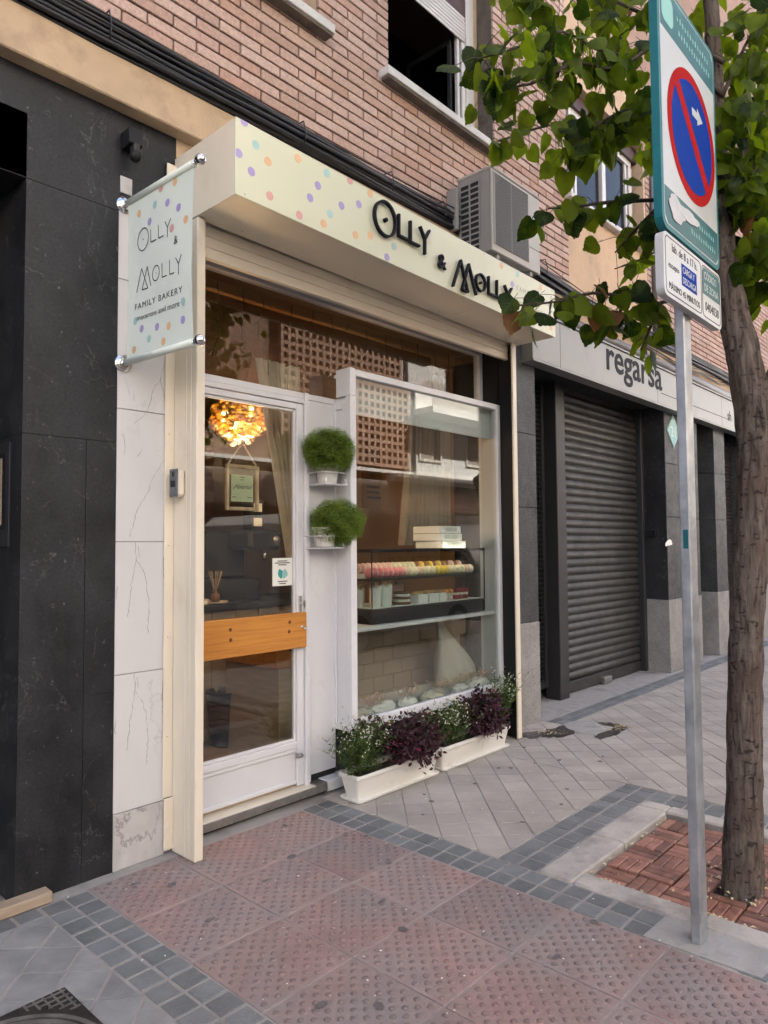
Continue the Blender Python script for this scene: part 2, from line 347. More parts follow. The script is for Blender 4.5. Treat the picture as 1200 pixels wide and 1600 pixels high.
M['purple_leaf'] = leafm('purple_leaf', (.030, .012, .018), (.075, .03, .04), .25, .45, (1.5, .8, .9), 0)
M['pink_flower'] = pm('pink_flower', (.26, .02, .075), .6)
M['petal'] = pm('petal', (.78, .72, .6), .7, 0, .1)
M['dried'] = pm('dried', (.62, .50, .30), .8, 0, .2, 8)
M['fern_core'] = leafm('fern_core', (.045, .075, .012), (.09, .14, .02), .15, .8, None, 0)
M['pot_white'] = pm('pot_white', (.74, .72, .66), .4, 0, .05, 3, dirt=(.50, .45, .37), ds=9, dlo=.56, dhi=.8)
M['pine'] = woodm('pine', (.62, .27, .055), (.44, .165, .03), (1.5, 30, 30), .35, .05, .04)
M['knot'] = pm('knot', (.13, .035, .012), .5)
M['frame_wood'] = woodm('frame_wood', (.72, .52, .33), (.5, .31, .16), (20, 20, 5), .5, .05)
M['pale_wood'] = woodm('pale_wood', (.42, .33, .24), (.33, .25, .175), (3, 3, 30), .55, .05)
M['panel_wood'] = woodm('panel_wood', (.27, .125, .055), (.18, .08, .035), (2, 2, 24), .5, .12)
M['floor_wood'] = woodm('floor_wood', (.26, .15, .085), (.16, .09, .05), (3, 24, 3), .4, .15)
M['mat'] = pm('mat', (.13, .095, .07), .95, 0, .4, 60, bump=.8, bs=110)
M['wall_tan'] = pm('wall_tan', (.26, .165, .095), .8, 0, .06, 2)
M['wall_white'] = pm('wall_white', (.66, .60, .52), .8, 0, .05, 2)
M['tile_tan'] = pm('tile_tan', (.40, .30, .215), .35, 0, .08, 4, orand=.06)
M['linen'] = pm('linen', (.62, .53, .42), .9, 0, .08, 12, bump=.2, bs=165)
M['linen_dim'] = pm('linen_dim', (.33, .26, .19), .9, 0, .08, 12)
M['linen_white'] = pm('linen_white', (.58, .53, .46), .9, 0, .06, 6, bump=.3, bs=22)
M['paper'] = pm('paper', (.80, .80, .74), .7, 0, .03)
M['paper_yellow'] = pm('paper_yellow', (.72, .72, .44), .7, 0, .03)
M['teal'] = pm('teal', (.03, .30, .30), .5, 0, .05)
M['teal_light'] = pm('teal_light', (.25, .52, .48), .5, 0, .05)
M['sign_teal'] = pm('sign_teal', (.0, .10, .115), .4, 0, .06, 4, dirt=(.06, .24, .26), ds=7, dlo=.6, dhi=.8)
M['sign_teal_edge'] = pm('sign_teal_edge', (.0, .14, .16), .45, .1, .08, 4)
M['sign_white'] = pm('sign_white', (.50, .51, .51), .3, 0, .04, 3, dirt=(.55, .55, .53), ds=5)
M['sign_red'] = pm('sign_red', (.36, .010, .010), .65, 0, .05, 3, spec=.04)
M['sign_blue'] = pm('sign_blue', (.006, .040, .28), .65, 0, .05, 3, spec=.04)
M['torn_paper'] = pm('torn_paper', (.50, .51, .53), .6, 0, .08, 20)
M['plastic_grey'] = pm('plastic_grey', (.09, .10, .11), .35)
M['iron'] = pm('iron', (.055, .048, .044), .55, .6, .3, 12, rvar=.1, dirt=(.10, .07, .055), ds=6)
M['iron_light'] = pm('iron_light', (.20, .185, .17), .5, .5, .3, 12)
M['macaron_pink'] = pm('macaron_pink', (.80, .25, .28), .7, 0, .08, 40, bump=.1, bs=165)
M['macaron_rose'] = pm('macaron_rose', (.85, .52, .46), .7, 0, .08, 40)
M['macaron_cream'] = pm('macaron_cream', (.82, .72, .52), .7, 0, .08, 40)
M['macaron_yellow'] = pm('macaron_yellow', (.86, .58, .07), .7, 0, .08, 40)
M['macaron_brown'] = pm('macaron_brown', (.30, .13, .05), .7, 0, .08, 40)
M['filling'] = pm('filling', (.85, .80, .70), .6)
M['cake_brown'] = pm('cake_brown', (.16, .075, .035), .8, 0, .3, 30, bump=.4, bs=82)
M['cake_red'] = pm('cake_red', (.34, .02, .025), .6, 0, .2, 30)
M['cream_white'] = pm('cream_white', (.85, .80, .70), .6)
M['orange'] = pm('orange', (.80, .33, .05), .5)
M['pastry'] = pm('pastry', (.62, .36, .16), .7, 0, .3, 25, bump=.4, bs=49)
M['card_white'] = pm('card_white', (.78, .77, .75), .6, 0, .03)
M['amber'] = glassm('amber', (1.0, .87, .60), 1.5, 2.2)
M['bulb'] = emis('bulb', (1.0, .68, .34), 3)
M['led'] = emis('led', (1.0, .86, .68), 3.5)
M['gold'] = pm('gold', (.7, .42, .13), .25, 1.0)
M['bead'] = pm('bead', (.66, .48, .31), .5)
M['van'] = pm('van', (.42, .40, .38), .3, .2, .03)
M['rubber'] = pm('rubber', (.02, .02, .02), .8)
M['rim'] = pm('rim', (.45, .45, .46), .3, .8)
M['opp_cream'] = pm('opp_cream', (.66, .63, .585), .85, 0, .06, .8)
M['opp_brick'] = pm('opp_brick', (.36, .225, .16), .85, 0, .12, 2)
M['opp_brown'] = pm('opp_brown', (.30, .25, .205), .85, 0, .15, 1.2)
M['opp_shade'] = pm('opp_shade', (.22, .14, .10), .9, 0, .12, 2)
M['opp_green'] = pm('opp_green', (.06, .15, .10), .6)
M['gum'] = pm('gum', (.12, .105, .10), .8, 0, .3, 30)
M['pale_stain'] = pm('pale_stain', (.40, .34, .32), .85, 0, .15, 40)
M['water_stain'] = pm('water_stain', (.06, .05, .045), .35, 0, .3, 9)
def brickm():
    m, t, b, L = new_mat('brick'); v = mapv(t)
    oi = t.nodes.new('ShaderNodeObjectInfo')
    g = t.nodes.new('ShaderNodeAttribute'); g.attribute_name = 'rnd'
    ad = t.nodes.new('ShaderNodeMath'); ad.operation = 'ADD'; L(oi.outputs['Random'], ad.inputs[0]); L(g.outputs['Fac'], ad.inputs[1])
    fr = t.nodes.new('ShaderNodeMath'); fr.operation = 'FRACT'; L(ad.outputs[0], fr.inputs[0])
    base = ramp(t, fr.outputs[0], [(0, (.46, .30, .235)), (.3, (.55, .375, .305)), (.65, (.58, .415, .345)), (1, (.49, .295, .225))]).outputs[0]
    n = nz(t, 60, 5, .7, v); r1 = ramp(t, n.outputs[0], [(.3, (.72, .72, .72)), (.65, (1.1, 1.1, 1.1))]); c = mixc(t, 1, base, r1.outputs[0], 'MULTIPLY')
    n2 = nz(t, 260, 3, .6, v); r2 = ramp(t, n2.outputs[0], [(.3, (.25,)*3), (.38, (0, 0, 0))]); c = mixc(t, r2.outputs[0], c, (.14, .08, .06))
    n3 = nz(t, 1.6, 4, .6, v); r3 = ramp(t, n3.outputs[0], [(.5, (0, 0, 0)), (.8, (.5,)*3)]); c = mixc(t, r3.outputs[0], c, (.27, .17, .125))
    L(c, b.inputs['Base Color']); b.inputs['Roughness'].default_value = .85
    bp = t.nodes.new('ShaderNodeBump'); bp.inputs['Strength'].default_value = .45; bp.inputs['Distance'].default_value = .006; L(n.outputs[0], bp.inputs['Height']); L(bp.outputs[0], b.inputs['Normal'])
    return m
M['brick'] = brickm()

def frustum_px(p):
    """rough size weight of a piece in the view; only decides which pieces become separate objects"""
    d = Vector(p)-CAMP; w = d.dot(fw)
    if w < .3: return 0
    x = d.dot(rr)/w; y = d.dot(uu)/w
    return 1/w if abs(x) < .56 and abs(y) < .74 else 0

# ================================================================== GROUND
obj('ground', MB().box(-150, 250, -200, 150, -.4, -.2), M['asphalt'], kind='structure')
obj('road', MB().box(-60, 120, -9.4, -3.75, -.3, -.14), M['asphalt'], kind='structure')
PIT = (2.95, 3.89, -2.62, -1.555)
pv = thing('pavement', 'grey and red paved footway in front of the shops', 'pavement', (0, 0, 0), kind='structure'); del pv['category']
mb = MB(); zb = -.0035
for (a, b, c, d) in ((-40, PIT[0], -3.6, .6), (PIT[1], 60, -3.6, .6), (PIT[0], PIT[1], PIT[3], .6), (PIT[0], PIT[1], -3.6, PIT[2])): mb.box(a, b, c, d, -.2, zb)
obj('bedding', mb, M['pave_mortar'], pv)
obj('kerb', MB().box(-40, 60, -3.75, -3.6, -.2, -.002, .01), M['kerb_stone'], pv)
obj('far_pavement', MB().box(-40, 100, -12.5, -9.4, -.2, 0), M['cement'], kind='structure')
# ---- red tactile tiles, 3 across
def tactile():
    m = MB(); s = .1975; m.box(-s, s, -s, s, -.03, 0, .002)
    def dome(x, y):
        v = []; n = 10
        for r, z in ((.0115, -.001), (.0107, .0024), (.0078, .004)):
            for j in range(n): v.append((x+r*cos(2*pi*j/n), y+r*sin(2*pi*j/n), z))
        m.add(v, [(i*n+j, i*n+(j+1) % n, (i+1)*n+(j+1) % n, (i+1)*n+j) for i in (0, 1) for j in range(n)]+[tuple(range(2*n, 3*n))], 1, True)
    for i in range(7):
        for j in range(7): dome(-.171+.057*i, -.171+.057*j)
    for i in range(6):
        for j in range(6): dome(-.1425+.057*i, -.1425+.057*j)
    return mesh(m, [M['red_tile'], M['red_dome']])
tm = tactile()
for j in range(8):
    for i in range(3):
        inst('tactile_tile', tm, pv, (1.416+.2+.4015*i, -.067-.2-.4015*j, random.uniform(-.0015, .0015)), (random.uniform(-.002, .002), random.uniform(-.002, .002), random.choice((0, pi/2, pi))))
obj('cement_strip', MB().box(1.22, 2.62, -.062, .2, -.1, -.002), M['cement'], pv)
# ---- granite setts
sm_ = []
for k in range(4):
    m = MB(); a = .0465+random.uniform(-.001, .001); c = .0465+random.uniform(-.001, .001); m.box(-a, a, -c, c, -.03, 0, .004); sm_.append(mesh(m, M['sett']))
def sett(x, y): inst('sett', random.choice(sm_), pv, (x+random.uniform(-.0015, .0015), y+random.uniform(-.0015, .0015), random.uniform(-.002, .001)), (0, 0, random.uniform(-.02, .02)))
y = -.13
while y > -1.7:
    for x in (1.264, 1.366): sett(x, y)
    y -= .1015
y = -.11
while y > -2.75:
    for x in (2.673, 2.774):
        if not (-2.33 < y < -1.98): sett(x, y)
    y -= .1015
for yy in (-1.255, -1.357):
    x = 2.876
    while x < 4.2: sett(x, yy); x += .1015
y = -1.46
while y > -2.9:
    for x in (4.055, 4.157): sett(x, y)
    y -= .1015
for x in [1.16-.1015*k for k in range(6)]: sett(x, -.115)
sb = MB().box(-.078, .078, -.038, .038, -.03, 0, .004); sbm = mesh(sb, M['sett'])
x = 5.32
while x < 11.5:
    for yy in (-.205, -.125): inst('sett', sbm, pv, (x, yy, random.uniform(-.002, .0)))
    x += .162
obj('cement_patch', MB().prism([(2.63, -1.97), (2.84, -1.98), (2.93, -2.02), (2.94, -2.36), (2.80, -2.39), (2.64, -2.37)], -.02, .001), M['cement'], pv)
obj('apron', MB().box(5.24, 14, -.075, .6, -.1, .001), M['cement'], pv)
# ---- kerb stones round the tree pit
for (a, b, c, d) in ((2.83, 2.948, -2.75, -2.1), (2.83, 2.948, -2.095, -1.58), (2.83, 3.36, -1.575, -1.415), (3.365, 3.895, -1.575, -1.415), (3.9, 4.0, -1.56, -1.415), (3.9, 4.0, -2.2, -1.565), (3.9, 4.0, -2.8, -2.205)):
    obj('pit_kerb', MB().box(a, b, c, d, -.15, .006, .008), M['kerb_stone'], pv)
obj('pit_soil', MB().box(PIT[0]-.05, PIT[1]+.05, PIT[2]-.05, PIT[3]+.02, -.2, -.075), M['soil'], pv)
# ---- square slabs laid at 45 degrees
def clip(poly, n, d):                                   # keep n.p >= d
    out = []
    for i in range(len(poly)):
        a, b = poly[i], poly[(i+1) % len(poly)]; da = n[0]*a[0]+n[1]*a[1]-d; db = n[0]*b[0]+n[1]*b[1]-d
        if da >= 0: out.append(a)
        if da*db < 0: t = da/(da-db); out.append((a[0]+t*(b[0]-a[0]), a[1]+t*(b[1]-a[1])))
    return out
def rclip(poly, R):
    for n, d in (((1, 0), R[0]), ((-1, 0), -R[1]), ((0, 1), R[2]), ((0, -1), -R[3])):
        if len(poly) < 3: return []
        poly = clip(poly, n, d)
    return poly
def parea(p): return abs(sum(p[i][0]*p[(i+1) % len(p)][1]-p[(i+1) % len(p)][0]*p[i][1] for i in range(len(p))))/2
pieces = []; S = .1545; c45 = sqrt(.5)
MANH = (5.27, -.43, .2)
for (R, ofm, ofp, gm, mat) in (((-1.5, 1.208, -2.4, -.17), .893, .51, .0045, 'slab_grey'), ((2.825, 4.205, -1.2, -.0), 2.773, 1.56, .0021, 'slab'), ((4.21, 12.5, -3.59, -.255), 2.773, 1.56, .0021, 'slab'), ((4.21, 5.235, -.25, -.0), 2.773, 1.56, .0021, 'slab')):
    for i in range(-60, 90):
        for j in range(-60, 90):
            a0, b0 = ofm+S*i, ofp+S*j                      # a=(x-y)/r2, b=(x+y)/r2
            cx, cy = (a0+b0+S)*c45, (b0-a0)*c45
            if not (R[0]-.2 < cx < R[1]+.2 and R[2]-.2 < cy < R[3]+.2): continue
            g = gm; h = .0016
            q = [(a0+g, b0+h), (a0+g, b0+S-h), (a0+S-g, b0+S-h), (a0+S-g, b0+h)]
            p = rclip([((a+b)*c45, (b-a)*c45) for a, b in q][::-1], R)
            if len(p) < 3 or parea(p) < .0006: continue
            mx = sum(t[0] for t in p)/len(p); my = sum(t[1] for t in p)/len(p)
            if sum((p[k][0]*p[(k+1) % len(p)][1]-p[(k+1) % len(p)][0]*p[k][1]) for k in range(len(p))) < 0: p = p[::-1]
            pieces.append((frustum_px((mx, my, 0))**2*parea(p)/((Vector((mx, my, 0))-CAMP).length), mx, my, p, mat))
pieces.sort(key=lambda t: -t[0])
def slabtop(m, p, z):
    mx = sum(t[0] for t in p)/len(p); my = sum(t[1] for t in p)/len(p); n = len(p)
    ins = [(x+(mx-x)*.03, y+(my-y)*.03) for x, y in p]
    v = [(x, y, z-.03) for x, y in p]+[(x, y, z-.0025) for x, y in p]+[(x, y, z) for x, y in ins]
    m.add(v, [(i+k*n, (i+1) % n+k*n, (i+1) % n+(k+1)*n, i+(k+1)*n) for k in (0, 1) for i in range(n)]+[tuple(range(2*n, 3*n))])
for w, mx, my, p, mat in pieces[:300]:
    m = MB(); slabtop(m, [(x-mx, y-my) for x, y in p], 0)
    inst('paving_slab', mesh(m, M[mat]), pv, (mx, my, random.uniform(-.0012, .0012)))
for mat in ('slab', 'slab_grey'):
    m = MB()
    for w, mx, my, p, mt in pieces[300:]:
        if mt == mat: slabtop(m, p, random.uniform(-.0012, .0012))
    if m.v: obj('far_paving', m, M[mat], pv, kind='stuff')
# ---- wooden deck tiles over the tree roots
dk = thing('deck_tiles', 'reddish brown wooden deck tiles laid in a checker round the tree foot', 'decking', (3.4, -2.1, -.075))
U = .1475; slm = []
for k in range(2):
    m = MB(); m.box(-.0705, .0705, -.0215, .0215, -.02, 0, .003); slm.append(mesh(m, M['deck']))
for i in range(6):
    for j in range(7):
        cx, cy = PIT[0]+.045+U*(i+.5), PIT[3]-.03-U*(j+.5)
        if cy < PIT[2]: continue
        tilt = random.uniform(-.012, .012); dz = random.uniform(-.006, .004)
        for s in (-1, 0, 1):
            if (i+j) % 2: px, py, rz = cx, cy+s*.0475, 0
            else: px, py, rz = cx+s*.0475, cy, pi/2
            if (px-3.3)**2+(py+2.115)**2 < .105**2: continue
            inst('slat', slm[0], dk, (px, py, -.022+dz), (tilt, random.uniform(-.01, .01), rz))
obj('base_grid', MB().box(PIT[0]+.05, PIT[0]+.05+6*U-.01, PIT[3]-.03-7*U+.05, PIT[3]-.035, -.073, -.05), M['dark'], dk)
# ---- iron covers
mh = thing('grated_cover', 'square iron access cover with round grated lid at the lower corner', 'manhole cover', (.755, -.985, 0))
obj('frame', MB().box(.45, 1.06, -1.29, -.68, -.01, .003, .002), M['iron'], mh)
m = MB(); n = 40; cx, cy = .755, -.985
for r1, r2, z in ((.245, .262, .009), (.275, .29, .007)):
    v = [(cx+r*cos(2*pi*j/n), cy+r*sin(2*pi*j/n), zz) for (r, zz) in ((r1, .002), (r1, z), (r2, z), (r2, .002)) for j in range(n)]
    m.add(v, [(i*n+j, i*n+(j+1) % n, (i+1)*n+(j+1) % n, (i+1)*n+j) for i in range(3) for j in range(n)])
obj('lid_ring', m, M['iron_light'], mh)
m = MB()
for k in range(-6, 7):
    t = .0375*k; L_ = sqrt(max(0, .243**2-t*t))
    for sg in ((-1, -.1), (.1, 1)):
        if abs(t) < .14: segs = [(-L_, -sqrt(max(0, .15**2-t*t))), (sqrt(max(0, .15**2-t*t)), L_)]
        else: segs = [(-L_, L_)]
    for a, b in segs:
        m.box(cx+t-.004, cx+t+.004, cy+a, cy+b, .002, .0075); m.box(cx+a, cx+b, cy+t-.004, cy+t+.004, .002, .0073)
for k in range(5):
    for sx in (-1, 1):
        for sy in (-1, 1):
            e = .285-k*.028; m.box(cx+sx*e-.003, cx+sx*e+.003, cy+sy*.297, cy+sy*(.297-.02-(.10-k*.022)), .002, .006)
            m.box(cx+sx*.297, cx+sx*(.297-.02-(.10-k*.022)), cy+sy*e-.003, cy+sy*e+.003, .002, .0058)
obj('grid', m, M['iron_light'], mh)
mc = thing('round_cover', 'round iron cover in the paving amid wet dirt and dry leaves', 'manhole cover', (MANH[0], MANH[1], 0))
obj('lid', MB().lathe([(.0, .006), (.17, .006), (.178, .004), (.2, .005), (.205, 0), (.205, -.01)], (MANH[0], MANH[1], 0), n=28), M['cement'], mc)
def blob(m, cx, cy, rx, ry, z, n=26, seed=0, j=.35):
    rd = random.Random(seed); p = []
    for k in range(n): q = 1+rd.uniform(-j, j); p.append((cx+rx*q*cos(2*pi*k/n), cy+ry*q*sin(2*pi*k/n)))
    m.prism(p, z-.0012, z)
m = MB()
for k, (a, b, c, d) in enumerate(((5.02, -.33, .22, .10), (4.80, -.22, .12, .07), (5.24, -.64, .24, .05), (5.46, -.55, .06, .12), (4.7, -.15, .08, .05))): blob(m, a, b, c, d, .0052+.0004*k, seed=k+3, j=.22)
obj('puddle', m, M['water_stain'], None, kind='structure')
m = MB()
for k in range(90):
    a = random.uniform(0, 2*pi); ex, ey = (5.42, -.62) if k % 3 else (4.95, -.3)
    x, y = ex+random.gauss(0, .07), ey+random.gauss(0, .05); s = random.uniform(.006, .016)
    m.add([(x+s*cos(a), y+s*sin(a), .008), (x-s*.5*sin(a), y+s*.5*cos(a), .011), (x-s*cos(a), y-s*sin(a), .009), (x+s*.5*sin(a), y-s*.5*cos(a), .0115)], [(0, 1, 2, 3)])
for k in range(170):
    a = random.uniform(0, 2*pi); s = random.uniform(.004, .016); e = random.random()
    if e < .25: x, y = random.uniform(2.96, 3.9), PIT[3]-random.uniform(.0, .035)
    elif e < .45: x, y = 2.965+random.uniform(0, .03), random.uniform(-2.3, -1.56)
    else: x, y = 3.3+random.gauss(0, .13), -2.12+random.gauss(0, .13)
    z = -.018
    m.add([(x+s*cos(a), y+s*sin(a), z), (x-s*.5*sin(a), y+s*.5*cos(a), z+.006), (x-s*cos(a), y-s*sin(a), z), (x+s*.5*sin(a), y-s*.5*cos(a), z+.007)], [(0, 1, 2, 3)])
obj('leaf_litter', m, M['dried'], None, kind='stuff', label='dry leaf crumbs scattered by the covers and tree pit')
m = MB()
for k in range(150):
    x, y = random.uniform(1.2, 4.6), random.uniform(-2.2, -.05); s = random.uniform(.002, .006); a = random.uniform(0, 6)
    m.add([(x+s*cos(a), y+s*sin(a), .0062), (x-s*.7*sin(a), y+s*.7*cos(a), .0068), (x-s*cos(a), y-s*sin(a), .0063), (x+s*.6*sin(a), y-s*.6*cos(a), .0066)], [(0, 1, 2, 3)])
obj('paper_crumbs', m, M['paper'], None, kind='stuff', label='tiny pale paper crumbs strewn over the paving')

rs = random.Random(31); m = MB()
for k in range(20):
    x, y = rs.uniform(1.45, 2.6), rs.uniform(-2.2, -.15); blob(m, x, y, rs.uniform(.008, .026), rs.uniform(.007, .02), .0054+.00001*k, 14, k, .16)
for k in range(14): x, y = rs.uniform(2.9, 5.0), rs.uniform(-1.1, -.3); blob(m, x, y, rs.uniform(.008, .02), rs.uniform(.007, .016), .0022+.00001*k, 14, k+70, .16)
obj('gum_spots', m, M['gum'], None, kind='stuff', label='dark trodden gum spots on the paving')

# ================================================================== APARTMENT BUILDING
bd = thing('apartment_building', 'pink brick apartment building with beige beam, black stone and granite piers', 'building', (1.15, 0, 0))
obj('black_cladding', MB().box(1.15, 1.42, 0, .3, 0, 1.93).box(1.423, 1.562, 0, .3, 0, .80).box(1.423, 1.562, 0, .3, .802, 1.93).box(1.15, 1.562, 0, .3, 1.9325, 3.0175).box(1.562, 1.87, .0015, .3, 3.045, 3.6).box(.2, 1.562, 0, .3, 3.02, 3.6), M['black_stone'], bd)
obj('entry_reveal', MB().box(1.152, 1.40, .302, 1.2, 0, 3.02).box(-.1, 1.15, .9, 1.2, 0, 3.02), M['black_stone'], bd)
obj('entry_lintel', MB().box(-.2, 1.15, .0, .9, 3.022, 3.3), M['black_stone'], bd)
obj('entry_wall', MB().box(-6, -.2, 0, .9, 0, 3.6), M['black_stone'], bd)
pier = obj('marble_pier', MB().box(1.563, 1.86, .012, .3, 0, 3.04), M['cement'], bd)
for z0, z1, mt in ((.0, .249, 'skirt_marble'), (.252, .868, 'white_marble'), (.871, 1.474, 'white_marble'), (1.477, 2.091, 'white_marble'), (2.094, 2.70, 'white_marble'), (2.703, 3.04, 'white_marble')):
    m = MB().box(1.5635, 1.815, -.004 if z0 == 0 else 0, .011, z0, z1, .0012); obj('marble_tile', m, M[mt], pier)
rv = random.Random(77)
def crack(tile, ztop, pts, w=.0016):
    P = []
    for a, b in zip(pts[:-1], pts[1:]):
        k = max(2, int(((a[0]-b[0])**2+(a[1]-b[1])**2)**.5/.012))
        for q in range(k): t = q/k; P.append((a[0]+(b[0]-a[0])*t+rv.gauss(0, .0022), ztop-(a[1]+(b[1]-a[1])*t)))
    P.append((pts[-1][0], ztop-pts[-1][1])); m = MB(); v = []
    for n, (x, z) in enumerate(P): ww = w*rv.uniform(.25, 1.0); v += [(x-ww, -.0006, z), (x+ww, -.0006, z)]
    m.add(v, [(2*n, 2*n+1, 2*n+3, 2*n+2) for n in range(len(P)-1)]); obj('vein', m, M['vein'], tile)
PA = [[(1.659, .003), (1.664, .085), (1.641, .2), (1.626, .345)], [(1.664, .085), (1.683, .11), (1.707, .145), (1.721, .23), (1.731, .30), (1.725, .43)], [(1.811, .003), (1.803, .105), (1.811, .25)], [(1.676, .02), (1.678, .07)], [(1.568, .26), (1.572, .2)]]
for zt in (.868, 1.474):
    for c in PA: crack(pier, zt, c)
for c in ([(1.815, .30), (1.78, .445), (1.743, .494), (1.719, .59), (1.707, .605)], [(1.78, .445), (1.80, .50), (1.81, .56)]): crack(pier, 2.70, c)
for c in ([(1.707, .003), (1.68, .03), (1.647, .063)], [(1.585, .115), (1.596, .12), (1.604, .18), (1.600, .215)], [(1.69, .175), (1.665, .22)], [(1.812, .205), (1.78, .257), (1.743, .315), (1.725, .37), (1.707, .40), (1.665, .47), (1.65, .53), (1.63, .59)]): crack(pier, 2.091, c)
obj('marble_tile', MB().box(1.566, 1.625, -.006, .001, 3.11, 3.19, .002), M['skirt_marble'], pier)
obj('beam', MB().box(-6, 40, -.081, .3, 3.493, 3.707, .006), M['plaster'], bd)
obj('beam_return', MB().box(1.86, 4.93, .0, .3, 3.035, 3.493), M['plaster'], bd)
# brick wall with mortar behind
HOLES = [(1.55, 2.78, 4.565, 6.1), (3.405, 4.655, 4.565, 6.1), (5.85, 7.65, 3.707, 9), (8.9, 10.2, 4.565, 6.1)]
ZT = 6.6
mb = MB(); xs = [-6]+[v for h in HOLES for v in h[:2]]+[30]
mb.box(-6, 1.55, -.03, .28, 3.709, ZT)
for i, h in enumerate(HOLES):
    nx = HOLES[i+1][0] if i+1 < len(HOLES) else 30
    mb.box(h[1], nx, -.03, .28, 3.709, ZT)
    if h[2] > 3.8: mb.box(h[0], h[1], -.03, .28, 3.709, h[2]); mb.box(h[0], h[1], -.03, .28, h[3], ZT)
bw = obj('brick_wall', mb, M['mortar'], bd)
br = []
for k in range(44):
    zc = 3.732+.065*k
    if zc > ZT-.04: break
    x0 = (2.486 if k % 2 == 0 else 2.3535)-.27*33
    for i in range(140):
        a, b = x0+.27*i+.005, x0+.27*(i+1)-.005
        if a < -3 or a > 16: continue
        segs = [(a, b)]
        for h in HOLES:
            if h[2]-.03 < zc < h[3]+.03:
                ns = []
                for p, q in segs:
                    if q <= h[0] or p >= h[1]: ns.append((p, q)); continue
                    if p < h[0]: ns.append((p, h[0]-.001))
                    if q > h[1]: ns.append((h[1]+.001, q))
                segs = ns
        for p, q in segs:
            if q-p > .02: br.append((frustum_px(((p+q)/2, -.04, zc))*(q-p), p, q, zc))
br.sort(key=lambda t: -t[0]); bcache = {}
def brick_box(m, x0, x1, zc, dy, sh): m.box(x0, x1, -.046+dy, -.02, zc-.0272+sh, zc+.0272+sh, .003)
for w, p, q, zc in br[:300]:
    key = round((q-p)/2, 3)
    if key not in bcache: m = MB(); m.box(-key, key, -.026, 0, -.0272, .0272, .003); bcache[key] = mesh(m, M['brick'])
    inst('brick', bcache[key], bw, ((p+q)/2, -.02+random.uniform(-.002, .002), zc+random.uniform(-.0012, .0012)), (random.uniform(-.01, .01), random.uniform(-.004, .004), 0))
m = MB(); rn = []
for w, p, q, zc in br[300:]:
    n0 = len(m.v); brick_box(m, p, q, zc, random.uniform(-.002, .002), random.uniform(-.001, .001)); rn += [random.random()]*(len(m.v)-n0)
o = obj('far_brick', m, M['brick'], bw, kind='stuff')
at = o.data.attributes.new('rnd', 'FLOAT', 'POINT'); at.data.foreach_set('value', rn)
obj('upper_storeys', MB().box(-6, 40, -.04, 6, ZT, 21), M['opp_brick'], bd)  # unseen storeys, made this tall so their shadow covers the whole street
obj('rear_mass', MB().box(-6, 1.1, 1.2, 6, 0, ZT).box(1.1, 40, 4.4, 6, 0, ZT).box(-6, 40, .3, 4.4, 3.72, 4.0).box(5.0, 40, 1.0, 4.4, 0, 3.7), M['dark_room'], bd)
# rendered bay with the farther window
obj('render_panel', MB().box(5.852, 7.648, -.042, .28, 3.709, 4.60).box(5.852, 7.648, -.042, .28, 5.82, ZT-.002).box(7.60, 7.648, -.04, .28, 4.602, 5.818), M['render_beige'], bd)
def sill(p, x0, x1, z, y0=-.115):
    obj('sill', MB().box(x0, x1, y0, .06, z-.055, z, .004), M['sill'], p)
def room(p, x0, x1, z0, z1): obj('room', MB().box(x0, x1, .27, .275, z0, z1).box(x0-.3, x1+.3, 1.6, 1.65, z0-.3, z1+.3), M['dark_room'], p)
w1 = obj('window', MB().box(3.41, 3.45, .10, .16, 4.60, 6.05, .004).box(4.50, 4.60, .10, .165, 4.60, 6.05, .006).box(3.45, 4.50, .10, .16, 4.57, 4.60).box(4.455, 4.498, .115, .15, 4.61, 6.0, .004).box(4.40, 4.43, .12, .15, 4.62, 5.98, .004), M['alu'], bd)
obj('reveal', MB().box(4.6552, 4.66, -.028, .12, 4.57, 6.09).box(4.60, 4.656, .11, .2, 4.57, 6.09), M['render_beige'], w1)
obj('shutter_box', MB().box(3.45, 4.5, .11, .2, 5.62, 6.05), M['brown_frame'], w1)
for k in range(7): obj('slat', MB().box(3.46, 4.49, .105, .118, 5.44+.03*k, 5.466+.03*k, .004), M['alu'], w1)
obj('open_sash', MB().box(4.37, 4.395, .17, .62, 4.63, 4.67).box(4.37, 4.395, .17, .2, 4.67, 5.4).box(4.37, 4.395, .59, .62, 4.67, 5.4).box(4.37, 4.395, .17, .62, 5.4, 5.44), M['post_grey'], w1)
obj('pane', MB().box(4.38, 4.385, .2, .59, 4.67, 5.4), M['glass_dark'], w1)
obj('sill', MB().box(3.315, 4.70, -.125, -.0, 4.505, 4.562, .004).box(3.40, 4.66, 0, .17, 4.52, 4.566), M['sill'], w1)
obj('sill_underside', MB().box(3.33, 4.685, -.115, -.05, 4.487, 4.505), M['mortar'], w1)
w0 = obj('window', MB().box(1.56, 2.77, .10, .16, 4.60, 4.66).box(2.70, 2.77, .10, .16, 4.66, 6.05).box(1.56, 1.62, .10, .16, 4.66, 6.05), M['alu'], bd)
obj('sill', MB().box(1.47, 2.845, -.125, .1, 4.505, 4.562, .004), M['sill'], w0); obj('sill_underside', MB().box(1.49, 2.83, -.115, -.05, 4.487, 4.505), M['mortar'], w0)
obj('pane', MB().box(1.62, 2.70, .13, .134, 4.66, 6.05), M['glass_dark'], w0); obj('reveal', MB().box(2.775, 2.7785, -.028, .2, 4.57, 6.09), M['render_beige'], w0)
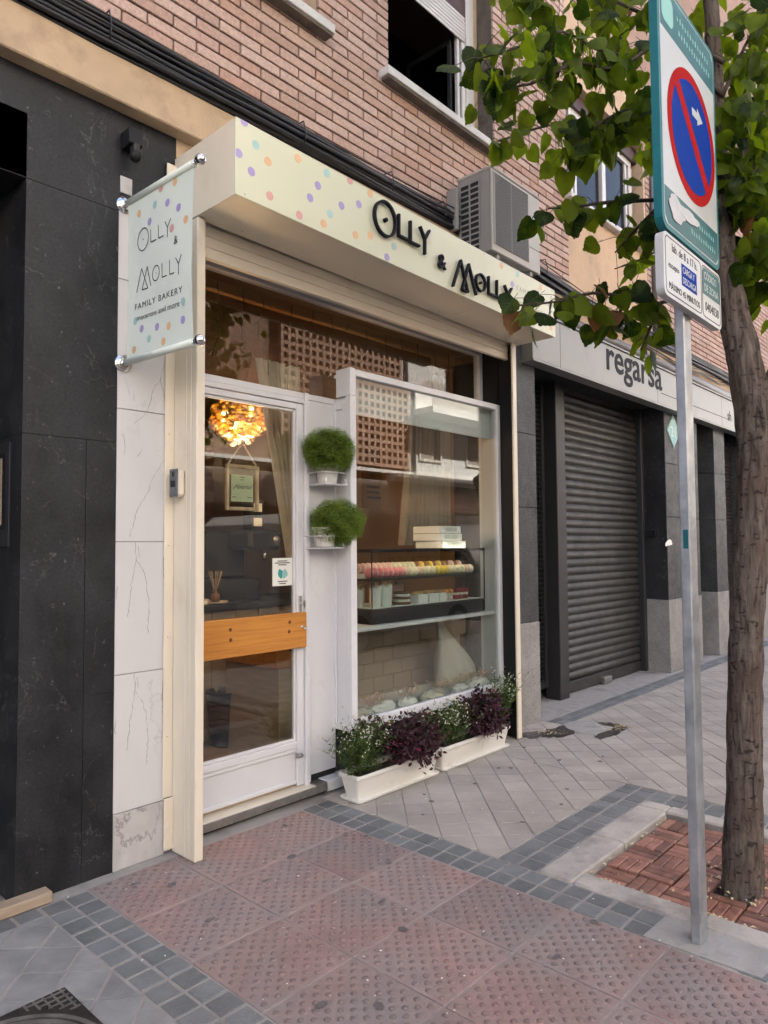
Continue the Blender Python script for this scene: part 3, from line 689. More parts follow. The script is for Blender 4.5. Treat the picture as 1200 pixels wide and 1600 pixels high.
w2 = obj('window', MB().box(6.10, 6.17, .06, .13, 4.63, 5.66, .004).box(6.17, 7.52, .06, .13, 4.63, 4.70).box(6.17, 7.52, .06, .13, 5.60, 5.66).box(7.46, 7.54, .06, .13, 4.70, 5.60, .004).box(6.78, 6.86, .05, .12, 4.70, 5.60, .004).box(6.22, 6.26, .07, .11, 4.70, 5.60).box(7.38, 7.42, .07, .11, 4.70, 5.60), M['alu'], bd)
obj('pane', MB().box(6.26, 6.78, .09, .094, 4.70, 5.60), M['glass_dark'], w2); obj('pane', MB().box(6.86, 7.38, .09, .094, 4.70, 5.60), M['glass_dark'], w2)
obj('shutter_box', MB().box(5.86, 7.6, .03, .16, 5.66, 5.815), M['brown_frame'], w2)
obj('sill', MB().box(5.80, 7.70, -.11, .06, 4.602, 4.65, .004), M['sill'], w2)
w3 = obj('window', MB().box(8.91, 10.19, .10, .16, 4.60, 4.66).box(10.11, 10.19, .10, .16, 4.66, 6.05).box(8.91, 8.98, .10, .16, 4.66, 6.05), M['alu'], bd)
obj('pane', MB().box(8.98, 10.11, .13, .134, 4.66, 6.05), M['glass_dark'], w3); obj('sill', MB().box(8.84, 10.25, -.12, .1, 4.505, 4.562, .004), M['sill'], w3)
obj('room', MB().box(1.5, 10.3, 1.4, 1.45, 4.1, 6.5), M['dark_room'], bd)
obj('window_pipe', MB().tube([(7.78, -.07, 3.72), (7.78, -.07, 6.5)], .03), M['gutter'], bd)
# piers of the neighbouring shop
def pierblk(x0, x1, side_black=False):
    p = obj('granite_pier', MB().box(x0, x1, -.03, .6, .815, 1.75, .003).box(x0, x1, -.03, .6, 1.753, 2.36, .003).box(x0, x1, -.03, .6, 2.363, 3.4, .003), M['dark_granite'], bd)
    obj('pier_base', MB().box(x0-.003, x1+.003, -.034, .6, 0, .812, .004), M['grey_granite'], p)
    if side_black: obj('polished_side', MB().box(x0-.006, x0-.001, -.026, .28, .83, 3.0), M['black_stone'], p)
pierblk(4.925, 5.235); pierblk(8.06, 9.10, True); pierblk(9.72, 10.15); pierblk(11.3, 13.5); pierblk(14.5, 22)
obj('stall_riser', MB().box(9.1, 9.72, .22, .4, 0, .29).box(10.15, 11.3, .22, .4, 0, .29), M['grey_granite'], bd)

# ---- neighbouring shop front
nb = thing('closed_shopfront', 'closed grey shopfront with lowered roller shutter between granite piers', 'shopfront', (7.1, .3, 0))
def slatmesh(w, h, mat):
    m = MB(); n = 6; prof = [(-.002, 0), (-.013, h*.12), (-.019, h*.35), (-.019, h*.6), (-.012, h*.82), (-.001, h*.9), (0, h*.995)]
    v = [(x, a, b) for x in (-w/2, w/2) for a, b in prof]; k = len(prof)
    m.add(v, [(i, k+i, k+i+1, i+1) for i in range(k-1)], 0, True); return mesh(m, mat)
sh = obj('roller_shutter', MB().box(6.18, 8.0, .306, .33, .02, 3.0).box(6.18, 8.0, .27, .305, .015, .12, .004), M['shutter_grey'], nb)
sme = slatmesh(1.82, .0785, M['shutter_grey'])
for k in range(36): inst('slat', sme, sh, (7.09, .303, .122+.0785*k))
obj('lock', MB().box(6.95, 7.12, .22, .272, .012, .075, .006), M['brushed'], sh)
obj('post', MB().box(6.0, 6.17, .2, .36, 0, 3.0, .006), M['post_grey'], nb); obj('post', MB().box(8.0, 8.14, .22, .36, 0, 3.0, .006), M['post_grey'], nb)
m = MB()
for k in range(62): z = .17+.0455*k; m.box(5.26, 5.99, .34, .347, z, z+.009)
for k in range(22): x = 5.28+.034*k; m.box(x, x+.004, .348, .352, .15, 2.98)
obj('mesh_grille', m, M['post_grey'], nb, kind='stuff'); obj('grille_frame', MB().box(5.24, 5.275, .33, .36, .12, 2.99).box(5.24, 6.0, .325, .36, .11, .165).box(5.95, 6.0, .33, .36, .165, 2.99), M['post_grey'], nb)
obj('dark_interior', MB().box(5.0, 8.3, .62, .66, 0, 3.3).box(5.24, 8.06, -.1, .62, 3.003, 3.1).box(8.9, 12, .62, .66, 0, 3.3), M['dark'], nb)
for (x0, x1) in ((9.11, 9.71), (10.16, 11.29)):
    s2 = obj('window_shutter', MB().box(x0, x1, .252, .27, .3, 3.0).box(x0, x1, .2, .25, .29, .34), M['post_grey'], nb)
    me2 = slatmesh(x1-x0, .054, M['shutter_grey'])
    for k in range(48): inst('slat', me2, s2, ((x0+x1)/2, .249, .345+.054*k))
obj('wall_lantern', MB().box(8.0, 8.055, .08, .18, 1.52, 1.6, .005), M['black_metal'], nb)
fs = thing('grey_fascia_sign', 'long pale grey fascia sign with dark lettering above the closed shop', 'sign', (7.5, -.1, 3))
x = 5.03
for x1 in (5.49, 7.62, 9.75, 11.9, 14.0):
    obj('panel', MB().box(x+.002, x1-.002, -.135, -.02, 2.965, 3.355, .004), M['fascia'], fs); x = x1
obj('bottom_trim', MB().box(5.03, 14, -.142, -.02, 2.945, 2.964, .003), M['fascia'], fs)
m = MB(); m.tube([(5.02, -.075, 3.425), (14, -.075, 3.425)], .062, 12); m.box(5.02, 14, -.15, -.0, 3.356, 3.372); obj('capping', m, M['gutter'], fs)
v, f = text_geo('regarsa', .42, extrude=.0015, offset=.006); kx = 1.36/(max(p[0] for p in v)-min(p[0] for p in v))
for L_ in islands(v, f):
    ids = sorted({i for q in L_ for i in q}); mp = {i: n for n, i in enumerate(ids)}; m = MB()
    m.add([(6.36+v[i][0]*kx, -.1352-(v[i][2]+.0015), 3.12+v[i][1]) for i in ids], [tuple(mp[i] for i in q) for q in L_]); obj('letter', m, M['letter_black'], fs)
m = MB(); m.box(7.72, 9.95, -.1362, -.1348, 3.085, 3.092); obj('rule_line', m, M['letter_black'], fs); m = MB(); put_text(m, 'sh', (9.97, -.1352, 3.075), (1, 0, 0), (0, 0, 1), .19, .002); obj('small_lettering', m, M['letter_black'], fs)
ns = thing('number_plate', 'small teal diamond plate numbered 21 on the granite pier', 'sign', (8.31, -.04, 2.74))
obj('plate', MB().plate([(0, -.2), (.19, 0), (0, .2), (-.19, 0)], (8.31, -.031, 2.745), (1, 0, 0), (0, 0, 1), (0, -1, 0), .006), M['teal_light'], ns)
m = MB()
P4 = [(0, -.18), (.17, 0), (0, .18), (-.17, 0)]
for i in range(4):
    a, b = P4[i], P4[(i+1) % 4]; m.tube([(8.31+a[0], -.038, 2.745+a[1]), (8.31+b[0], -.038, 2.745+b[1])], .004, 4)
put_text(m, '21', (8.31, -.0375, 2.685), (1, 0, 0), (0, 0, 1), .17, .002, align='CENTER'); obj('number', m, M['paper'], ns)
# graffiti-like scuffs on pier
m = MB(); blob(m, 0, 0, .07, .02, 0, 14, 4); m2 = MB()
m2.add([(8.12+p[0]*1.5, -.0315, 1.47+p[1]*2+abs(p[0])*-.5) for p in m.v[:14]], [tuple(range(14))]); obj('torn_sticker', m2, M['paper'], None, label='torn white sticker remnant on the granite pier', cat='sticker')

# ================================================================== BAKERY SHOPFRONT
sf = thing('bakery_shopfront', 'bakery shopfront with cream jambs, white glazed door and white display window', 'shopfront', (3.2, 0, 0))
j = obj('jamb', MB().box(1.853, 1.899, -.206, -.008, 0.004, 3.028, .004).box(1.8985, 1.904, -.19, -.02, .01, 3.0), M['cream'], sf)
obj('flange', MB().box(1.803, 1.8525, -.011, -.005, .262, 3.32, .002).box(1.806, 1.8535, -.022, -.0115, .02, .26, .003), M['cream'], j)
obj('guide_lip', MB().box(1.8505, 1.853, -.16, -.148, .01, 3.0).box(1.8505, 1.853, -.12, -.115, .01, 3.0), M['cream'], j)
for z in (.12, .55, 1.02, 1.46, 2.0, 2.5): obj('rivet', MB().ball((1.826, -.011 if z > .3 else -.022, z), .006, 8, 5), M['cream'], j)
j2 = obj('jamb', MB().box(4.612, 4.664, -.206, -.19, 0.004, 3.02, .003).box(4.664, 4.668, -.19, -.03, .004, 3.02), M['cream'], sf)
obj('guide_channel', MB().box(4.64, 4.66, -.188, .12, .004, 2.98).box(4.618, 4.624, -.188, -.17, .004, 2.98).box(4.625, 4.64, -.06, -.05, .004, 2.98), M['black_metal'], j2)
st = obj('roller_shutter', MB().box(1.90, 4.64, -.14, -.125, 2.93, 3.1), M['cream'], sf)
for k in range(3): obj('slat', MB().box(1.905, 4.638, -.15, -.118, 2.868+.054*k, 2.9205+.054*k, .0025), M['cream'], st)
obj('shutter_casing', MB().box(1.90, 4.64, -.10, .14, 2.99, 3.02), M['dark'], sf)
# upper glazing
tg = obj('transom', MB().box(1.90, 4.66, .09, .145, 2.325, 2.362, .003).box(1.90, 4.66, .09, .145, 2.945, 2.99).box(1.90, 1.95, .09, .145, 2.362, 2.945).box(4.60, 4.66, .09, .145, 2.362, 2.945), M['white_paint'], sf)
obj('pane', MB().box(1.95, 4.60, .116, .122, 2.362, 2.945), M['glass_top'], tg)
# door
dr = obj('door', MB().box(2.715, 2.768, .085, .14, .07, 2.29, .004).box(1.92, 1.975, .085, .14, .07, 2.29, .004).box(1.975, 2.715, .085, .14, 2.255, 2.29, .003).box(1.975, 2.715, .085, .14, .285, .325, .004), M['white_paint'], sf)
obj('pane', MB().box(1.975, 2.715, .115, .121, .325, 2.255), M['glass'], dr)
obj('bead', MB().box(2.70, 2.714, .095, .112, .33, 2.25, .003).box(1.976, 2.70, .095, .112, 2.24, 2.254, .003).box(1.976, 2.70, .085, .112, .3255, .343, .004), M['white_paint'], dr)
obj('kick_panel', MB().box(1.975, 2.715, .10, .13, .085, .284, .003).box(1.975, 2.715, .088, .10, .085, .108, .004).box(1.975, 2.715, .09, .0995, .262, .284, .004), M['white_paint'], dr)
bo = obj('push_board', MB().box(1.94, 2.762, .052, .083, .864, 1.066, .004), M['pine'], dr)
for (x, z) in ((2.228, 1.012), (2.23, .958), (2.632, 1.018), (2.628, .965)):
    m = MB(); m.lathe([(0, .0015), (.008, .0015), (.0105, .0005)], (x, .0518, z), (0, -1, 0), 12); obj('knot', m, M['knot'], bo)
for (x, z) in ((2.72, .985), (2.745, .972)):
    m = MB(); m.lathe([(0, .008), (.007, .007), (.009, .002), (.009, 0)], (x, .052, z), (0, -1, 0), 12); obj('screw_cap', m, M['chrome'], bo)
m = MB(); m.box(2.728, 2.748, .078, .086, 1.06, 1.16, .003); m.lathe([(0, .012), (.008, .012), (.009, 0)], (2.738, .078, 1.115), (0, -1, 0), 12); m.box(2.768, 2.782, .074, .086, 1.09, 1.13); obj('lock', m, [M['brushed']], dr)
m = MB(); m.box(2.70, 2.735, .06, .085, .235, .265, .004); m.tube([(2.705, .055, .25), (2.73, .055, .25)], .007, 8); obj('door_stop', m, M['brushed'], dr)
obj('frame', MB().box(2.77, 2.80, .07, .15, .06, 2.362, .003).box(1.90, 1.918, .07, .15, .06, 2.30).box(1.90, 2.77, .08, .15, 2.295, 2.324, .003), M['white_paint'], sf)
th = obj('threshold', MB().box(1.905, 2.885, .018, .16, .045, .066, .003), M['cream'], sf)
obj('chequer_plate', MB().box(1.905, 2.885, .0125, .0175, .022, .0655, .001).box(2.80, 2.888, .016, .12, .0665, .069), M['brushed'], th)
m = MB()
for k in range(60):
    x = 1.915+.0161*k; s = 1 if k % 2 else -1
    m.add([(x-.005, .0122, .044-.006*s), (x-.003, .0122, .044-.008*s), (x+.005, .0122, .044+.006*s), (x+.003, .0122, .044+.008*s)], [(0, 1, 2, 3)])
obj('tread_marks', m, M['galv'], th)
obj('step_base', MB().box(1.905, 2.88, .05, .2, .0, .044), M['dark'], th)
# blank panel beside the door
obj('side_panel', MB().box(2.801, 3.03, .095, .13, .105, 2.325, .003).box(2.801, 2.822, .085, .094, .07, 2.31, .003), M['white_paint'], sf)
obj('panel_base', MB().box(2.801, 3.03, .10, .13, .06, .104), M['dark'], sf)
obj('base_rail', MB().box(2.89, 4.61, .02, .115, .008, .072, .004), M['white_paint'], sf)
obj('recess_back', MB().box(3.03, 4.62, .118, .13, .074, .36), M['dark_granite'], sf)
# projecting display window
by = obj('display_window', MB().box(3.012, 3.062, -.066, -.02, .335, 2.53, .004).box(4.60, 4.652, -.066, -.02, .335, 2.53, .004).box(3.062, 4.60, -.066, -.02, 2.487, 2.53, .004).box(3.062, 4.60, -.066, -.02, .335, .405, .004), M['white_paint'], sf)
obj('side_casing', MB().box(3.03, 3.05, -.019, .118, .335, 2.36, .003).box(3.018, 3.029, .075, .118, .37, 2.33, .003).box(3.018, 3.029, -.019, .02, .37, 2.33, .003).box(3.0185, 3.029, .021, .0745, 2.29, 2.33).box(3.0185, 3.029, .021, .0745, 1.0, 1.025), M['white_paint'], by)
obj('corner_cap', MB().box(3.008, 3.05, -.07, .06, 2.362, 2.534, .004), M['white_paint'], by)
obj('floor_board', MB().box(3.05, 4.64, -.019, .45, .345, .37), M['white_paint'], by)
obj('top_board', MB().box(3.05, 4.64, -.019, .118, 2.50, 2.52), M['white_paint'], by)
obj('pane', MB().box(3.062, 4.60, -.046, -.038, .405, 2.487), M['glass'], by)
obj('pelmet', MB().box(3.06, 4.63, .01, .03, 2.27, 2.498), M['white_paint'], by)
obj('shelf', MB().box(3.052, 4.62, -.015, .48, .918, .942, .003), M['white_paint'], by)
obj('bracket', MB().box(4.652, 4.70, -.05, -.02, 2.515, 2.53, .002).box(4.652, 4.70, -.05, -.02, 1.25, 1.265, .002), M['white_paint'], by)
obj('right_return', MB().box(4.615, 4.632, -.019, .118, .37, 2.5), M['white_paint'], by)

# ------------------------------------------------------------------ interior
obj('shop_floor', MB().box(1.9, 5.0, .14, 4.35, .0, .06), M['floor_wood'], kind='structure')
obj('shop_ceiling', MB().box(1.9, 5.0, .15, 4.35, 3.0, 3.03), M['wall_tan'], kind='structure')
obj('shop_wall_left', MB().box(1.87, 1.90, .15, 4.35, .0, 3.0), M['wall_tan'], kind='structure')
obj('shop_wall_right', MB().box(4.98, 5.0, .15, 4.35, .0, 3.0), M['wall_tan'], kind='structure')
bwl = thing('shop_wall_back', 'warm wood clad back wall inside the bakery', 'wall', (3.4, 4.3, 0), kind='structure'); del bwl['category']
obj('backing', MB().box(1.9, 4.98, 4.32, 4.36, 0, 3.0), M['panel_wood'], bwl)
for k in range(20): obj('plank', MB().box(1.9, 4.98, 4.30, 4.32, .062+.1475*k, .06+.1475*(k+1)-.003, .003), M['panel_wood'], bwl)
obj('door_mat', MB().box(2.1, 3.0, .3, .85, .061, .072, .003), M['mat'], label='brown coir mat on the floor inside the door', cat='mat')
ct = thing('counter', 'pale wooden shop counter with dark top inside the bakery', 'counter', (3.3, 1.6, .06))
obj('top', MB().box(2.3, 4.2, 1.25, 1.95, .985, 1.03, .004), M['black_metal'], ct)
obj('front', MB().box(2.32, 4.18, 1.30, 1.93, .06, .984), M['panel_wood'], ct)
for k in range(9): obj('plank', MB().box(2.325+.2065*k, 2.325+.2065*k+.2, 1.285, 1.299, .07, .98, .002), M['pale_wood'], ct)
cb = thing('side_cabinet', 'pale wooden cabinet with orange pine drawers near the door', 'cabinet', (3.0, .8, .06))
obj('body', MB().box(2.93, 3.5, .52, 1.1, .06, .66, .003), M['pale_wood'], cb)
obj('drawer', MB().box(2.90, 3.5, .50, 1.1, .665, .92, .004), M['pine'], cb); obj('handle', MB().box(3.0, 3.2, .485, .499, .77, .79), M['black_metal'], cb)
bn = thing('waste_bin', 'black plastic waste bin behind the door glass', 'bin', (3.05, 1.18, .06))
obj('body', MB().lathe([(0, .002), (.105, .002), (.135, .36), (.142, .365), (.142, .38), (.128, .38), (.10, .02)], (2.98, 1.16, .06), n=24), M['black_metal'], bn)
cf = thing('coffee_machine', 'black coffee machine standing on the shop counter', 'coffee machine', (3.3, 1.6, 1.03))
obj('body', MB().box(3.05, 3.5, 1.45, 1.9, 1.031, 1.2, .01).box(3.08, 3.47, 1.6, 1.9, 1.2, 1.58, .02), M['black_metal'], cf)
obj('head', MB().box(3.3, 3.62, 1.32, 1.7, 1.42, 1.58, .03), M['black_metal'], cf)
obj('spout', MB().tube([(3.5, 1.4, 1.42), (3.5, 1.4, 1.34)], .02), M['chrome'], cf); obj('dial', MB().lathe([(0, .01), (.03, .008), (.034, 0)], (3.56, 1.318, 1.5), (0, -1, 0), 14), M['brushed'], cf)
obj('glass_hood', MB().box(2.62, 2.95, 1.4, 1.8, 1.031, 1.55, .02), M['glass_dark'], cf)
for z in (1.585, 1.70):
    o = thing('cup_box', ('upper' if z > 1.6 else 'lower')+' of two small black framed boxes on the coffee machine', 'box', (3.47, 1.5, z))
    obj('frame', MB().box(3.40, 3.53, 1.44, 1.55, z, z+.112, .004), M['black_metal'], o); obj('card', MB().box(3.425, 3.505, 1.436, 1.439, z+.025, z+.09), M['paper'], o)
df = thing('reed_diffuser', 'reed diffuser bottle with wooden sticks on the counter', 'diffuser', (3.02, 1.36, 1.03))
obj('tray', MB().lathe([(0, .0), (.08, .0), (.095, .02), (.088, .02), (.075, .008)], (3.02, 1.36, 1.031), n=18), M['pale_wood'], df)
obj('bottle', MB().lathe([(0, .01), (.03, .012), (.032, .07), (.012, .085), (.012, .11)], (3.02, 1.36, 1.031), n=14), M['cake_brown'], df)
for k in range(7): a = k*.9; obj('reed', MB().tube([(3.02, 1.36, 1.1), (3.02+.05*cos(a), 1.36+.05*sin(a), 1.27)], .0014, 5), M['bead'], df)
m = thing('napkin_box', 'small pale card box lying on the counter', 'box', (2.86, 1.34, 1.03)); obj('carton', MB().box(2.80, 2.93, 1.30, 1.38, 1.031, 1.075, .003), M['pale_wood'], m); obj('card', MB().box(2.82, 2.91, 1.298, 1.2995, 1.04, 1.065), M['paper'], m)
def drape(name, x0, x1, y, z0, z1, narrow, label, mat, folds=7, amp=.03, parent=None, wb=1.0):
    m = MB(); nx, nz_ = 42, 14
    for sgn in (0, 1):
        v = []
        for jz in range(nz_+1):
            t = jz/nz_; z = z1+(z0-z1)*t; w = narrow+(wb-narrow)*t
            for i in range(nx+1):
                u = i/nx; x = x1-(x1-x0)*w*(1-u); v.append((x, y+amp*sin(u*folds*2*pi+t*1.5)*(.4+.6*t)+.004*sgn, z))
        W_ = nx+1; q = [(a*W_+b, a*W_+b+1, (a+1)*W_+b+1, (a+1)*W_+b) for a in range(nz_) for b in range(nx)]
        m.add(v, q if sgn else [t[::-1] for t in q], 0, True)
    return obj(name, m, mat, None, label=label, cat='curtain')
drape('curtain', 2.62, 2.98, .36, 1.32, 2.6, 1.0, 'pale linen curtain tied back inside beside the door', M['linen'], 6, .03, None, .22)
drape('curtain', 4.25, 4.9, .62, 1.45, 2.9, .75, 'pale sheer curtain hanging behind the display window', M['linen_dim'], 10)
drape('curtain', 1.96, 4.5, .5, 2.4, 2.98, 1.0, 'short brown net curtain behind the upper glazing', M['panel_wood'], 40, .018)
# twig garland behind the upper glazing
gl = thing('twig_garland', 'dry twig string garland hanging behind the upper glazing', 'garland', (3.2, .22, 2.9))
for k in range(14):
    x = 2.05+.18*k+random.uniform(-.04, .04); p = [(x, .22, 2.93)]; L_ = random.uniform(.25, .52)
    for i in range(1, 7): p.append((x+random.uniform(-.03, .03)*i*.5, .22+random.uniform(-.01, .01), 2.93-L_*i/6))
    m = MB(); m.tube(p, .003, 4)
    for i in range(2, 6): m.tube([p[i], (p[i][0]+random.uniform(-.08, .08), .22, p[i][2]-random.uniform(.02, .08))], .002, 3)
    obj('twig', m, M['twig'], gl)
# chandelier
CH = Vector((2.83, .8, 2.30)); chn = thing('chandelier', 'lit chandelier of clustered amber glass globes hanging inside the door', 'chandelier', CH)
obj('stem', MB().tube([(CH.x, CH.y, 2.99), (CH.x, CH.y, 2.3)], .008), M['gold'], chn)
obj('hub', MB().ball(CH, .05), M['gold'], chn)
gm = mesh(MB().lathe([(0, -.042)]+[(.042*sin(pi*i/10), -.042*cos(pi*i/10)) for i in range(1, 10)]+[(0, .042)], (0, 0, 0), n=14), M['amber'])
rg = random.Random(3); pts = []
while len(pts) < 58:
    a = rg.uniform(0, 2*pi); zz = rg.uniform(-1, 1); r = sqrt(1-zz*zz); q = rg.uniform(.72, 1.0)
    p = CH+Vector((.19*r*cos(a)*q, .19*r*sin(a)*q, .155*zz*q))
    if all((p-t).length > .052 for t in pts): pts.append(p); inst('globe', gm, chn, p)
    elif rg.random() < .002: break
for k in range(7):
    a = k*2*pi/7+.3; p = CH+Vector((.12*cos(a), .12*sin(a), .06*sin(3*a))); obj('bulb', MB().ball(p, .012, 8, 6), M['bulb'], chn)
    obj('arm', MB().tube([CH, p], .003, 5), M['gold'], chn)
lt = bpy.data.lights.new('chandelier_light', 'POINT'); lt.energy = 9; lt.color = (1, .62, .32); lt.shadow_soft_size = .22
lo = bpy.data.objects.new('chandelier_light', lt); COL.objects.link(lo); lo.parent = chn; lo.location = (0, 0, -.26)
# framed open sign hung on beads
fr_ = thing('framed_notice', 'wooden framed paper notice hung on a beaded string in the door', 'notice', (2.385, .165, 1.65))
Y0 = .155
obj('frame', MB().box(2.275, 2.293, Y0, Y0+.02, 1.65, 1.905, .002).box(2.477, 2.495, Y0, Y0+.02, 1.65, 1.905, .002).box(2.293, 2.477, Y0, Y0+.02, 1.65, 1.67, .002).box(2.293, 2.477, Y0, Y0+.02, 1.885, 1.905, .002), M['frame_wood'], fr_)
pp = obj('paper', MB().box(2.31, 2.458, Y0+.008, Y0+.011, 1.70, 1.85), M['paper_yellow'], fr_)
m = MB(); put_text(m, '¡Abierto!', (2.384, Y0+.007, 1.772), (1, 0, 0), (0, 0, 1), .035, .001, align='CENTER', shear=.3)
for x, z, w in ((2.37, 1.835, .03), (2.37, 1.82, .022), (2.315, 1.722, .028), (2.42, 1.722, .028)): m.box(x, x+w, Y0+.006, Y0+.0075, z, z+.004)
obj('writing', m, M['print_dark'], pp)
obj('glass', MB().box(2.293, 2.477, Y0+.002, Y0+.004, 1.67, 1.885), M['glass_clear'], fr_)
for s in (-1, 1):
    for k in range(11): t = k/10; obj('wood_bead', MB().ball((2.385+s*(.092*(1-t)), Y0+.01, 1.912+.118*t), .0068, 8, 6), M['bead'], fr_)
nt_ = thing('door_sticker', 'pale notice sheet with a teal leaf emblem on the door glass', 'notice', (2.63, .105, 1.22))
obj('sheet', MB().box(2.555, 2.70, .1105, .113, 1.222, 1.382, .001), M['paper'], nt_)
m = MB()
for s, rz in ((-1, .25), (1, -.2)):
    p = []
    for k in range(13): a = pi*k/12; p.append((.026*sin(a), .06*(k/12)))
    p += [(-.016*sin(pi*k/12), .06*(k/12)) for k in range(11, 0, -1)]
    m.plate(p, (2.626+s*.008, .1103-.0004*s, 1.262), (cos(rz), 0, sin(rz)), (-sin(rz), 0, cos(rz)), (0, -1, 0), .0006, 0 if s < 0 else 1)
obj('emblem', m, [M['teal'], M['teal_light']], nt_)
m = MB()
for z, w in ((1.362, .07), (1.351, .11), (1.340, .06), (1.245, .07), (1.232, .05)): m.box(2.6275-w/2, 2.6275+w/2, .1098, .1103, z, z+.0055)
obj('print', m, M['print_dark'], nt_)
# menu lettering on the right inner wall
mn = thing('menu_board', 'tan menu board with black lettering on the inner wall', 'menu', (4.9, 1.5, 1.8))
obj('board', MB().box(4.70, 4.97, 1.50, 1.52, 1.80, 2.5), M['wall_tan'], mn)
m = MB(); put_text(m, 'CAFE', (4.775, 1.4995, 2.10), (1, 0, 0), (0, 0, 1), .045, .001); put_text(m, 'LATTE', (4.775, 1.4995, 2.05), (1, 0, 0), (0, 0, 1), .045, .001)
for k, w in enumerate((.17, .17, .19)): m.box(4.775, 4.775+w, 1.498, 1.4995, 1.99-.05*k, 2.012-.05*k)
for k, w in enumerate((.16, .15)): m.box(4.76, 4.76+w, 1.498, 1.4995, 2.36-.05*k, 2.38-.05*k)
obj('lettering', m, M['letter_black'], mn)
# tiled low wall under the display shelf
tw = thing('tiled_partition', 'tan tiled partition below the display shelf', 'partition', (3.8, .55, 0))
obj('backing', MB().box(3.05, 4.97, .5, .54, .06, .915), M['wall_tan'], tw)
ti = mesh(MB().box(-.103, .103, -.008, 0, -.051, .051, .002), M['tile_tan'])
for r in range(8):
    for k in range(9):
        x = 3.16+.21*k+(.105 if r % 2 else 0)
        if x < 4.86: inst('tile', ti, tw, (x, .499, .12+.106*r))
cl = MB(); nn = 20
for i in range(15):
    t = i/14; w = .03+.36*sin(min(1, t)*pi*.56)**1.7; xl = 4.26+.03*t
    for jx in range(nn): a = 2*pi*jx/nn; cl.v.append((xl+w*(.5+.5*cos(a))+.02*sin(7*a+3*t)*t, .27+.11*w/.36*sin(a)+.022*sin(8*a+4*t)*(.3+t), .912-.54*t+.02*cos(a)*t))
cl.f = [(i*nn+jx, (i+1)*nn+jx, (i+1)*nn+(jx+1) % nn, i*nn+(jx+1) % nn) for i in range(14) for jx in range(nn)]+[tuple(14*nn+k for k in range(nn))]; cl.m = [0]*len(cl.f); cl.s = [True]*len(cl.f)
obj('cloth_sack', cl, M['linen_white'], label='white cloth sack hanging below the display shelf', cat='sack')

# display cabinet and pastries
dc = thing('pastry_case', 'black based glass pastry case on the window shelf', 'display case', (3.9, .2, .943))
obj('base', MB().box(3.30, 4.56, .04, .42, .943, 1.035, .004).box(3.31, 4.55, .05, .41, 1.035, 1.041), M['black_metal'], dc)
obj('tray', MB().box(3.32, 4.54, .055, .405, 1.0415, 1.045), M['card_white'], dc)
obj('frame_rail', MB().box(3.30, 4.56, .04, .055, 1.405, 1.425).box(3.30, 4.56, .405, .42, 1.405, 1.425).box(3.30, 3.315, .055, .405, 1.405, 1.425).box(4.545, 4.56, .055, .405, 1.405, 1.425), M['black_metal'], dc)
obj('post', MB().box(3.30, 3.306, .04, .046, 1.036, 1.405), M['black_metal'], dc); obj('post', MB().box(4.554, 4.56, .04, .046, 1.036, 1.405), M['black_metal'], dc)
obj('glass_front', MB().box(3.307, 4.553, .041, .044, 1.042, 1.404), M['glass_clear'], dc); obj('glass_side', MB().box(3.301, 3.304, .047, .404, 1.042, 1.404), M['glass_clear'], dc)
obj('inner_shelf', MB().box(3.32, 4.52, .07, .40, 1.218, 1.232, .002), M['black_metal'], dc)
obj('light_strip', MB().box(3.4, 4.5, .0556, .066, 1.408, 1.42), M['led'], dc)
def macaron(m1):
    m = MB(); m.lathe([(0, -.018), (.018, -.0172), (.030, -.012), (.0345, -.005), (.032, -.004)], (0, 0, 0), (0, 1, 0), 18, 0)
    m.lathe([(.032, -.004), (.031, 0), (.032, .004)], (0, 0, 0), (0, 1, 0), 18, 1); m.lathe([(.032, .004), (.0345, .005), (.030, .012), (.018, .0172), (0, .018)], (0, 0, 0), (0, 1, 0), 18, 0)
    return mesh(m, [M[m1], M['filling']])
MC = {k: macaron('macaron_'+k) for k in ('pink', 'rose', 'cream', 'yellow', 'brown')}
seq = ['pink']*7+['rose', 'cream', 'cream', 'rose', 'cream', 'cream', 'cream', 'yellow', 'yellow', 'yellow', 'cream', 'cream', 'cream', 'cream', 'rose', 'cream']
ordn = {}
for row, (yy, zz) in enumerate(((.115, 1.268), (.225, 1.299))):
    for i, c in enumerate(seq if row == 0 else ['rose']*7+['cream']*5+['brown', 'yellow', 'brown', 'yellow', 'brown', 'yellow', 'brown']+['brown', 'rose', 'brown', 'rose']):
        o = inst('macaron', MC[c], None, (3.355+.0503*i, yy, zz), (radians(-8), 0, radians(-84)+random.uniform(-.12, .12)))
        ordn[c, row] = ordn.get((c, row), 0)+1; nth = 'first second third fourth fifth sixth seventh eighth ninth tenth eleventh'.split()[ordn[c, row]-1]
        tag(o, '%s %s macaron from the door side in the %s row of the pastry case' % (nth, {'rose': 'pale rose'}.get(c, c), ('front', 'rear')[row]), 'macaron', 'macarons in the %s row' % (('front', 'rear')[row]))
obj('macaron_riser', MB().box(3.33, 4.52, .18, .28, 1.2325, 1.262), M['card_white'], dc)
